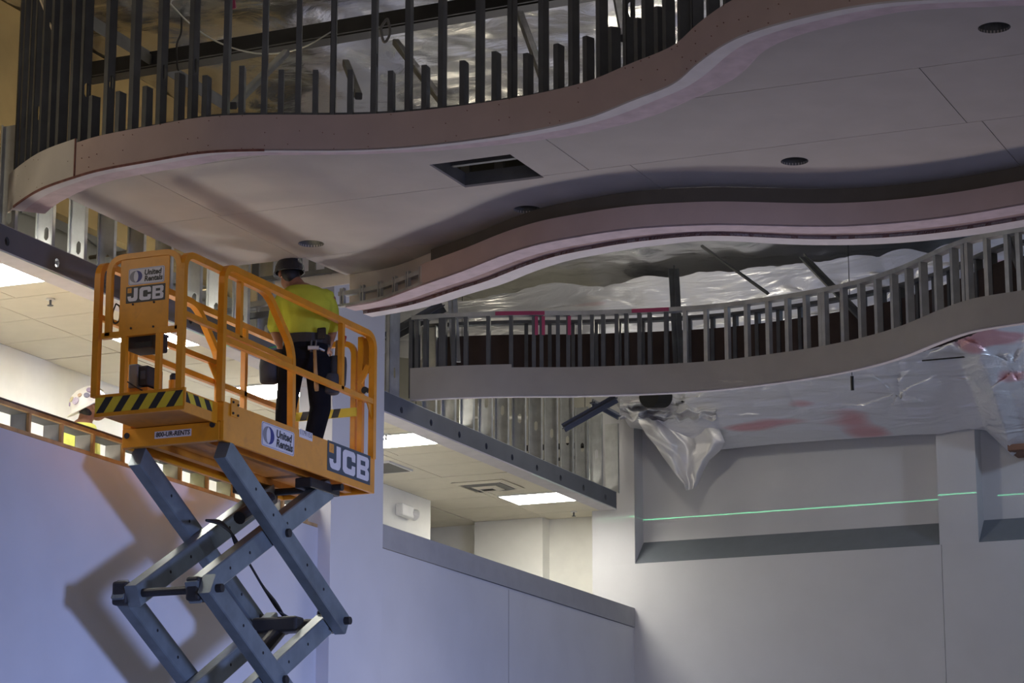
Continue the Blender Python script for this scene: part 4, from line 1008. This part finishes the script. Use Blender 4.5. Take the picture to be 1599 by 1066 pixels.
# lift cylinder and hoses
build('cylinder', *tube([(-9.62, 17.42, 3.86), (-9.62, 17.72, 4.07), (-9.62, 17.9, 4.13)], 0.06, 14, [0.06, 0.06, 0.04]), BLACKM, L_)
build('cylinder', *tube([(-9.56, 17.4, 5.02), (-9.56, 16.95, 4.8)], 0.05, 12), BLACKM, L_)
build('cylinder_beam', *bbox_bev(-9.80, -9.42, 17.60, 17.74, 4.03, 4.15, 0.02), BLACKM, L_)
for k in range(4):
    dx = -9.66 + k * 0.018
    pts = [(322, 812), (345, 812 + 2 * k), (362, 832), (366 + 2 * k, 848), (385, 872), (410, 915), (432, 950 - k * 3), (446, 966)]
    build('hose', *tube(rounded([PX(x, y, dx) for x, y in pts], 0.08, 4), 0.010, 6), RUBBER, L_, smooth=True)
build('hose', *tube(rounded([PX(x, y, -9.6) for x, y in ((436, 955), (456, 966), (458, 985), (440, 992), (425, 990))], 0.08, 4), 0.008, 6), RUBBER, L_, smooth=True)
# chassis, wheels (below the frame)
build('chassis', *bbox_bev(XF + 0.02, XN - 0.02, 15.85, 18.15, 0.16, 0.80, 0.03), ORANGE, L_)
for y in (16.15, 17.8):
    for x in (XF + 0.03, XN - 0.03): build('wheel', *tube([(x - 0.06, y, 0.19), (x + 0.06, y, 0.19)], 0.19, 18), RUBBER, L_)
# ---- loose things on the lift
bx = empty('control_box', (-9.6, 15.6, 5.85), 'black control box hung under the sign panel of the lift', 'control box')
build('shell', *bbox_bev(-9.70, -9.47, 15.50, 15.72, 5.775, 5.895, 0.012), BLACKM, bx)
build('lid_edge', *bbox_bev(-9.705, -9.465, 15.495, 15.725, 5.885, 5.905, 0.005), STICKG, bx)
jb = empty('junction_box', (-9.66, 15.8, 5.6), 'grey and black outlet box on the lift\'s extension deck by the hazard stripes', 'box')
p = PY(226, 590, 15.85)
build('case', *bbox_bev(p.x - 0.075, p.x + 0.0, 15.75, 15.98, p.z - 0.085, p.z + 0.085, 0.008), VENTD, jb)
build('dark_front', *bbox_bev(p.x + 0.001, p.x + 0.08, 15.76, 15.97, p.z - 0.075, p.z + 0.07, 0.012), BLACKM, jb)
build('clear_window', *bbox_bev(p.x + 0.02, p.x + 0.06, 15.756, 15.76, p.z - 0.03, p.z + 0.03, 0.002), STICKG, jb)
build('stand', *box(p.x - 0.07, p.x + 0.075, 15.77, 15.96, 5.346, p.z - 0.086), ORANGED, jb)
p = PY(271, 594, 15.65)
bk = empty('beacon_lamp', (p.x, 15.65, 5.35), 'orange beacon with dark cap at the right end of the extension deck', 'beacon')
build('base', *tube([(p.x, 15.65, 5.346), (p.x, 15.65, p.z + 0.0)], 0.034, 14), ORANGE, bk)
build('cap', *tube([(p.x, 15.65, p.z), (p.x, 15.65, p.z + 0.035), (p.x, 15.65, p.z + 0.05)], 0.03, 14, [0.028, 0.028, 0.015]), BLACKM, bk)
cable([(181, 474), (176, 490), (178, 504), (186, 500), (187, 480), (181, 474)], 15.55, 0.006, BLACKM, 'small loop of black cable on the lift end rail left of the sign')
cable([(196, 594), (212, 604), (222, 609)], 15.6, 0.005, BLACKM, 'black cord beside the outlet box on the extension deck')
# ================================================================== PEOPLE
def frame_fn(base, r, f):
    base, r, f = Vector(base), Vector(r).normalized(), Vector(f).normalized()
    return lambda a, b, c: base + r * a + f * b + Vector((0, 0, c))
def rings(fn, rows, n=16):
    # rows: (a, b, c, ra, rb) horizontal ellipses
    V, Fa = [], []
    for a, b, c, ra, rb in rows:
        for k in range(n): t = 2 * PI * k / n; V.append(tuple(fn(a + ra * math.cos(t), b + rb * math.sin(t), c)))
    for i in range(len(rows) - 1):
        for k in range(n): Fa.append((i * n + k, i * n + (k + 1) % n, (i + 1) * n + (k + 1) % n, (i + 1) * n + k))
    Fa += [tuple(range(n - 1, -1, -1)), tuple(range((len(rows) - 1) * n, len(rows) * n))]
    return V, Fa
def limb(fn, pts, rs, n=12):
    P = [fn(*p) for p in pts]; out, rr = [], []
    for i in range(len(P) - 1):
        for k in range(6): t = k / 6; out.append(P[i].lerp(P[i + 1], t)); rr.append(rs[i] + (rs[i + 1] - rs[i]) * t)
    out.append(P[-1]); rr.append(rs[-1])
    # rounded ends
    d0 = (out[0] - out[1]).normalized(); d1 = (out[-1] - out[-2]).normalized()
    out = [out[0] + d0 * rr[0] * 0.6] + out + [out[-1] + d1 * rr[-1] * 0.6]; rr = [rr[0] * 0.5] + rr + [rr[-1] * 0.5]
    return tube(out, 0.1, n, rr)
def ball(c, rx, ry, rz, R=None, n=14, m=9):
    V, Fa = [], []
    R = R or Matrix.Identity(3)
    for j in range(m + 1):
        ph = PI * j / m
        for k in range(n):
            t = 2 * PI * k / n; V.append(tuple(Vector(c) + R @ Vector((rx * math.sin(ph) * math.cos(t), ry * math.sin(ph) * math.sin(t), rz * math.cos(ph)))))
    for j in range(m):
        for k in range(n): Fa.append((j * n + k, j * n + (k + 1) % n, (j + 1) * n + (k + 1) % n, (j + 1) * n + k))
    return V, Fa
def hand(fn, wrist, palm, fdir, side, curl=0.5):
    # palm and five separate bent fingers in local coordinates
    w, p = Vector(wrist), Vector(palm); d = (p - w).normalized(); f = Vector(fdir).normalized(); s = d.cross(f).normalized() * side
    parts = [limb(fn, [tuple(w), tuple(w + d * 0.05), tuple(w + d * 0.085)], [0.026, 0.036, 0.034])]
    for k, ln in enumerate((0.072, 0.082, 0.076, 0.060)):
        b = w + d * 0.085 + s * (0.028 - 0.019 * k)
        m1 = b + d * ln * 0.45 + f * ln * 0.15 * curl; m2 = m1 + d * ln * 0.25 * (1 - curl * 0.5) + f * ln * 0.35 * curl; m3 = m2 + f * ln * 0.30 * curl + d * ln * 0.1
        parts.append(limb(fn, [tuple(b - d * 0.02), tuple(m1), tuple(m2), tuple(m3)], [0.010, 0.0095, 0.009, 0.008], 8))
    b = w + d * 0.03 + s * 0.030
    parts.append(limb(fn, [tuple(b - s * 0.012), tuple(b + s * 0.02 + d * 0.03 + f * 0.012), tuple(b + s * 0.022 + d * 0.06 + f * 0.03)], [0.013, 0.011, 0.009], 8))
    return parts
def head_parts(fn, c, R, s=1.0):
    # R maps head axes (x right, y front, z up) to local coords
    T = lambda x, y, z: tuple(Vector(c) + R @ Vector((x * s, y * s, z * s)))
    Bl = lambda p, rx, ry, rz: (lambda vf: ([tuple(fn(*(Vector(c) + R @ (Vector(p) * s + Vector(v) * s)))) for v in vf[0]], vf[1]))(ball((0, 0, 0), rx, ry, rz))
    return [Bl((0, -0.01, 0.03), 0.078, 0.098, 0.095), Bl((0, 0.025, -0.045), 0.060, 0.070, 0.070), Bl((0, 0.055, -0.085), 0.034, 0.034, 0.026),
            Bl((0, 0.100, -0.018), 0.013, 0.018, 0.016), Bl((0, 0.094, 0.005), 0.010, 0.012, 0.024), Bl((0.0, 0.088, 0.035), 0.05, 0.014, 0.012),
            Bl((-0.080, -0.005, -0.01), 0.010, 0.020, 0.032), Bl((0.080, -0.005, -0.01), 0.010, 0.020, 0.032),
            Bl((0, 0.086, -0.055), 0.024, 0.012, 0.006), Bl((0, 0.086, -0.066), 0.022, 0.012, 0.007)]
def helmet(fn, c, R, m, parent, name, brim_all, s=1.0, label=None):
    n = 28; V, Fa = [], []
    prof = [(0.0, 0.118), (0.035, 0.115), (0.07, 0.103), (0.096, 0.078), (0.112, 0.045), (0.118, 0.012), (0.121, 0.0)]
    prof += ([(0.150, -0.012), (0.162, -0.020), (0.158, -0.026), (0.115, -0.012)] if brim_all else [(0.124, -0.004), (0.122, -0.010), (0.112, -0.004)])
    for r, z in prof:
        for k in range(n):
            t = 2 * PI * k / n; rx, ry = r * 0.92, r * 1.16
            x, y = rx * math.cos(t), ry * math.sin(t)
            zz = z
            if not brim_all and r > 0.12 and math.sin(t) > 0.3: y += 0.055 * (math.sin(t) - 0.3); zz -= 0.008
            # raised ridge over the crown
            if abs(x) < 0.022 and z > 0.03: zz += 0.006
            V.append(tuple(fn(*(Vector(c) + R @ Vector((x * s, y * s, zz * s))))))
    for i in range(len(prof) - 1):
        for k in range(n): Fa.append((i * n + k, i * n + (k + 1) % n, (i + 1) * n + (k + 1) % n, (i + 1) * n + k))
    o = build(name, V, Fa, m, parent, smooth=True)
    if label: o['label'] = label
    return o
def rot(pitch, yaw, roll=0.0): return (Matrix.Rotation(yaw, 3, 'Z') @ Matrix.Rotation(pitch, 3, 'X') @ Matrix.Rotation(roll, 3, 'Y'))

# ---- worker on the lift, seen from behind, head bent
ZF = 5.282
base1 = Vector((-9.46, 17.68, ZF))
f1 = frame_fn(base1, RI, HD)
w1 = empty('person', base1, 'person in a yellow T-shirt and black helmet working on the raised lift, seen from behind', 'person')
R1 = rot(-0.40, 0.40)
hc = (-0.125, 0.20, 1.585)
torso = [(0.015, 0.0, 0.84, 0.15, 0.11), (0.03, 0.0, 0.95, 0.155, 0.115), (0.04, 0.01, 1.06, 0.14, 0.105), (0.04, 0.04, 1.2, 0.165, 0.115), (0.03, 0.08, 1.32, 0.185, 0.115), (0.015, 0.12, 1.42, 0.17, 0.10), (-0.01, 0.15, 1.47, 0.10, 0.08), (-0.03, 0.16, 1.50, 0.06, 0.06)]
legL = [(-0.065, 0.0, 0.86), (-0.115, 0.05, 0.47), (-0.125, 0.0, 0.09)]
legR = [(0.125, 0.0, 0.86), (0.15, 0.05, 0.48), (0.075, -0.02, 0.09)]
armL = [(-0.165, 0.11, 1.37), (-0.215, 0.12, 1.10), (-0.16, 0.30, 0.96)]
armR = [(0.205, 0.10, 1.37), (0.225, 0.13, 1.10), (0.18, 0.33, 1.02)]
parts = [rings(f1, torso)] + head_parts(f1, hc, R1) + [limb(f1, [(-0.03, 0.15, 1.46), (-0.10, 0.19, 1.55)], [0.058, 0.056])]
parts += [limb(f1, legL, [0.085, 0.058, 0.042]), limb(f1, legR, [0.085, 0.058, 0.042]), limb(f1, armL, [0.050, 0.040, 0.027]), limb(f1, armR, [0.050, 0.040, 0.027])]
parts += hand(f1, armL[2], (-0.13, 0.38, 0.95), (0.3, 0.2, -1), 1) + hand(f1, armR[2], (0.15, 0.42, 1.02), (-0.3, 0.2, -1), -1)
remeshed('body', parts, 0.0075, SKIN, w1, 3)
bigger = lambda rows, d: [(a, b, c, ra + d, rb + d) for a, b, c, ra, rb in rows]
sh = [rings(f1, bigger([t for t in torso[2:7]], 0.022) )]
sh[0] = rings(f1, [(0.04, 0.0, 1.035, 0.168, 0.135)] + bigger(torso[2:7], 0.022))
sh += [limb(f1, [(-0.13, 0.11, 1.39), (-0.195, 0.115, 1.27), (-0.215, 0.12, 1.13)], [0.075, 0.072, 0.068]), limb(f1, [(0.165, 0.10, 1.39), (0.210, 0.11, 1.27), (0.220, 0.125, 1.13)], [0.075, 0.070, 0.066])]
remeshed('t_shirt', sh, 0.011, SHIRTM, w1, 3)
tr = [rings(f1, bigger(torso[:2], 0.022) + [(0.04, 0.0, 1.02, 0.162, 0.128)]), limb(f1, legL, [0.105, 0.082, 0.068]), limb(f1, legR, [0.105, 0.084, 0.068]), ball(f1(0.02, 0, 0.84), 0.14, 0.12, 0.09)]
remeshed('trousers', tr, 0.012, TROUS, w1, 3)
for (a, b) in ((-0.125, 0.0), (0.075, -0.02)):
    remeshed('boot', [limb(f1, [(a, b, 0.10), (a, b + 0.01, 0.035)], [0.058, 0.052]), limb(f1, [(a, b - 0.03, 0.045), (a, b + 0.17, 0.035)], [0.046, 0.040])], 0.010, LEATHER, w1, 3)
helmet(f1, tuple(Vector(hc) + R1 @ Vector((0, -0.018, 0.008))), rot(0.0, 0.4), HATB, w1, 'hard_hat', False, 1.06)
remeshed('hair', [(lambda vf: ([tuple(f1(*(Vector(hc) + R1 @ (Vector((0, -0.035, -0.01)) + Vector(v))))) for v in vf[0]], vf[1]))(ball((0, 0, 0), 0.078, 0.062, 0.085))], 0.01, HAIR, w1, 2)
# tool belt with pouches
bt = build('tool_belt', *rings(f1, [(0.04, 0.0, 0.965, 0.185, 0.148), (0.04, 0.0, 1.04, 0.182, 0.145)], 24), LEATHER, w1)
def pouch(a, b, c, w, d, h, nm='pouch'):
    rows = [(a, b, c - h / 2, w * 0.42, d * 0.40), (a, b, c - h * 0.42, w * 0.5, d * 0.5), (a, b, c + h * 0.2, w * 0.55, d * 0.55), (a, b, c + h / 2, w * 0.5, d * 0.48)]
    o = remeshed(nm, [rings(f1, rows, 12)], 0.009, POUCHM, bt, 2); return o
pouch(-0.245, 0.03, 0.77, 0.15, 0.13, 0.20); pouch(-0.165, 0.05, 0.82, 0.12, 0.12, 0.24)
pouch(0.275, 0.05, 0.77, 0.14, 0.13, 0.24); pouch(0.235, 0.0, 0.66, 0.13, 0.12, 0.16)
build('back_clip', *bbox_bev(*[v for pr_ in zip([min(f1(0.13, -0.15, 0)[0], f1(0.20, -0.17, 0)[0]), min(f1(0.13, -0.15, 0)[1], f1(0.20, -0.17, 0)[1])], [max(f1(0.13, -0.15, 0)[0], f1(0.20, -0.17, 0)[0]), max(f1(0.13, -0.15, 0)[1], f1(0.20, -0.17, 0)[1])]) for v in pr_], ZF + 0.98, ZF + 1.07, 0.01), LEATHER, bt)
build('hammer_loop', *tube([f1(0.09, -0.155, 0.97), f1(0.085, -0.175, 0.88), f1(0.12, -0.175, 0.88), f1(0.125, -0.155, 0.97)], 0.008, 6), GALVD, bt)
hm = empty('hammer', f1(0.125, -0.18, 0.62), 'hammer with a wooden handle hanging from the worker\'s belt', 'hammer')
build('handle', *tube([f1(0.118, -0.185, 0.89), f1(0.125, -0.185, 0.74), f1(0.135, -0.185, 0.60), f1(0.137, -0.185, 0.57)], 0.016, 10, [0.013, 0.015, 0.019, 0.015]), HANDLEW, hm, smooth=True)
build('head', *vf_join(beam(f1(0.065, -0.185, 0.905), f1(0.15, -0.185, 0.905), 0.028, 0.03, bev=0.005), beam(f1(0.15, -0.185, 0.90), f1(0.19, -0.17, 0.885), 0.022, 0.012)), GALV, hm)
sd = empty('screwdriver', f1(0.32, 0.05, 0.9), 'red handled tool standing in the worker\'s right pouch', 'hand tool')
build('handle', *tube([f1(0.30, 0.05, 0.93), f1(0.315, 0.05, 1.0), f1(0.328, 0.05, 1.055)], 0.02, 10, [0.014, 0.021, 0.018]), REDH, sd, smooth=True)
build('shaft', *tube([f1(0.285, 0.05, 0.84), f1(0.30, 0.05, 0.935)], 0.007, 8), GALV, sd)
pn = build('pencil', *tube([f1(0.262, 0.06, 0.86), f1(0.272, 0.06, 1.02)], 0.012, 8), HANDLEW); tag(pn, 'wooden handled tool beside the red one in the right pouch', 'hand tool')
p = f1(-0.235, 0.16, 0.985)
o = build('snips', *vf_join(tube(rounded([p + RI * a + Vector((0, 0, c)) for a, c in ((-0.06, 0.0), (-0.10, 0.02), (-0.12, 0.0), (-0.10, -0.02), (-0.05, -0.012))], 0.02, 3), 0.006, 6)), LATHM); tag(o, 'pale looped wire end at the worker\'s left hand', 'wire')
o = build('wire', *tube([p + RI * -0.03, p + RI * 0.03 + Vector((0, 0, 0.012))], 0.005, 6), GREENC); tag(o, 'short green wire at the worker\'s left forearm', 'wire')

# ---- worker behind the half wall, profile to the right
p2 = PX(144, 637, -11.1)
dir2 = (RI * 0.96 + HD * 0.28).normalized(); rt2 = Vector((dir2.y, -dir2.x, 0))
base2 = Vector((p2.x, p2.y, 4.1)); hz2 = p2.z - 4.1
f2 = frame_fn(base2, rt2, dir2)
w2 = empty('person', base2, 'person in a white sticker-covered hard hat and pale yellow shirt behind the half wall', 'person')
k2 = hz2 / 1.58
R2 = rot(0.52, 0.12)
hc2 = (0, 0.0, hz2)
tor2 = [(0, -0.06, 0.86 * k2, 0.15, 0.11), (0, -0.06, 0.95 * k2, 0.15, 0.11), (0, -0.06, 1.06 * k2, 0.14, 0.105), (0, -0.07, 1.24 * k2, 0.165, 0.125), (0, -0.08, 1.33 * k2, 0.185, 0.13), (0, -0.085, 1.40 * k2, 0.17, 0.115), (0, -0.075, 1.455 * k2, 0.095, 0.085), (0, -0.06, 1.49 * k2, 0.058, 0.06)]
lg = [[(s_ * 0.095, -0.05, 0.87 * k2), (s_ * 0.10, 0.0, 0.47 * k2), (s_ * 0.10, -0.03, 0.09)] for s_ in (-1, 1)]
am = [[(s_ * 0.19, -0.085, 1.37 * k2), (s_ * 0.23, -0.02, 1.06 * k2), (s_ * 0.17, 0.22, 1.0 * k2)] for s_ in (-1, 1)]
parts = [rings(f2, tor2), limb(f2, [(0, -0.07, 1.42 * k2), (0, -0.035, 1.54 * k2)], [0.06, 0.058])] + head_parts(f2, hc2, R2)
for l in lg: parts.append(limb(f2, l, [0.085, 0.058, 0.042]))
for l, s_ in zip(am, (1, -1)): parts += [limb(f2, l, [0.05, 0.04, 0.027])] + hand(f2, l[2], tuple(Vector(l[2]) + Vector((0, 0.08, 0))), (0, 0.2, -1), s_)
remeshed('body', parts, 0.0075, SKIN, w2, 3)
sh = [rings(f2, [(0, -0.06, 0.96 * k2, 0.18, 0.14)] + bigger(tor2[2:7], 0.022))]
for l in am: sh.append(limb(f2, [tuple(Vector(l[0]) + Vector((-0.3 * l[0][0], 0, 0.01))), tuple(Vector(l[0]).lerp(Vector(l[1]), 0.85))], [0.078, 0.068]))
remeshed('shirt', sh, 0.011, SHIRT2, w2, 3)
tr = [rings(f2, bigger(tor2[:2], 0.022) + [(0, -0.06, 1.0 * k2, 0.16, 0.12)]), ball(f2(0, -0.055, 0.86 * k2), 0.14, 0.12, 0.09)] + [limb(f2, l, [0.105, 0.08, 0.066]) for l in lg]
remeshed('trousers', tr, 0.014, TROUS, w2, 3)
for s_ in (-1, 1): remeshed('boot', [limb(f2, [(s_ * 0.1, -0.03, 0.10), (s_ * 0.1, -0.02, 0.035)], [0.058, 0.052]), limb(f2, [(s_ * 0.1, -0.06, 0.045), (s_ * 0.1, 0.14, 0.035)], [0.046, 0.040])], 0.012, LEATHER, w2, 3)
hc2h = tuple(Vector(hc2) + R2 @ Vector((0, -0.01, 0.045)))
hh = helmet(f2, hc2h, R2, HATW, w2, 'hard_hat', True, 1.06)
remeshed('hair', [(lambda vf: ([tuple(f2(*(Vector(hc2) + R2 @ (Vector((0, -0.058, -0.005)) + Vector(v))))) for v in vf[0]], vf[1]))(ball((0, 0, 0), 0.070, 0.052, 0.065))], 0.01, HAIR, w2, 2)
scol = [(0.30, 0.22, 0.40), (0.55, 0.50, 0.30), (0.45, 0.40, 0.50), (0.50, 0.36, 0.24), (0.20, 0.20, 0.26), (0.42, 0.34, 0.44), (0.10, 0.10, 0.12)]
for k in range(9):
    an = math.radians(-95 + k * 22); el = 0.45 + 0.22 * (k % 2)
    rr = 0.1165 * math.cos(el * 0.9); loc = Vector((rr * 0.92 * math.cos(an) * 1.03, rr * 1.16 * math.sin(an) * 1.03, 0.128 * math.sin(el)))
    loc = loc * 1.06; nr = Vector((loc.x / 0.85, loc.y / 1.3, loc.z * 1.1)).normalized()
    w_ = Vector(f2(*(Vector(hc2h) + R2 @ loc))); nn = Vector(f2(*(R2 @ nr))) - base2
    build('sticker', *disc(w_, nn, 0.017 + 0.006 * (k % 3), 0.006, 12), mat('sticker_%d' % (k % 7), scol[k % 7], 0.5, vary=0.25, scale=60), hh)
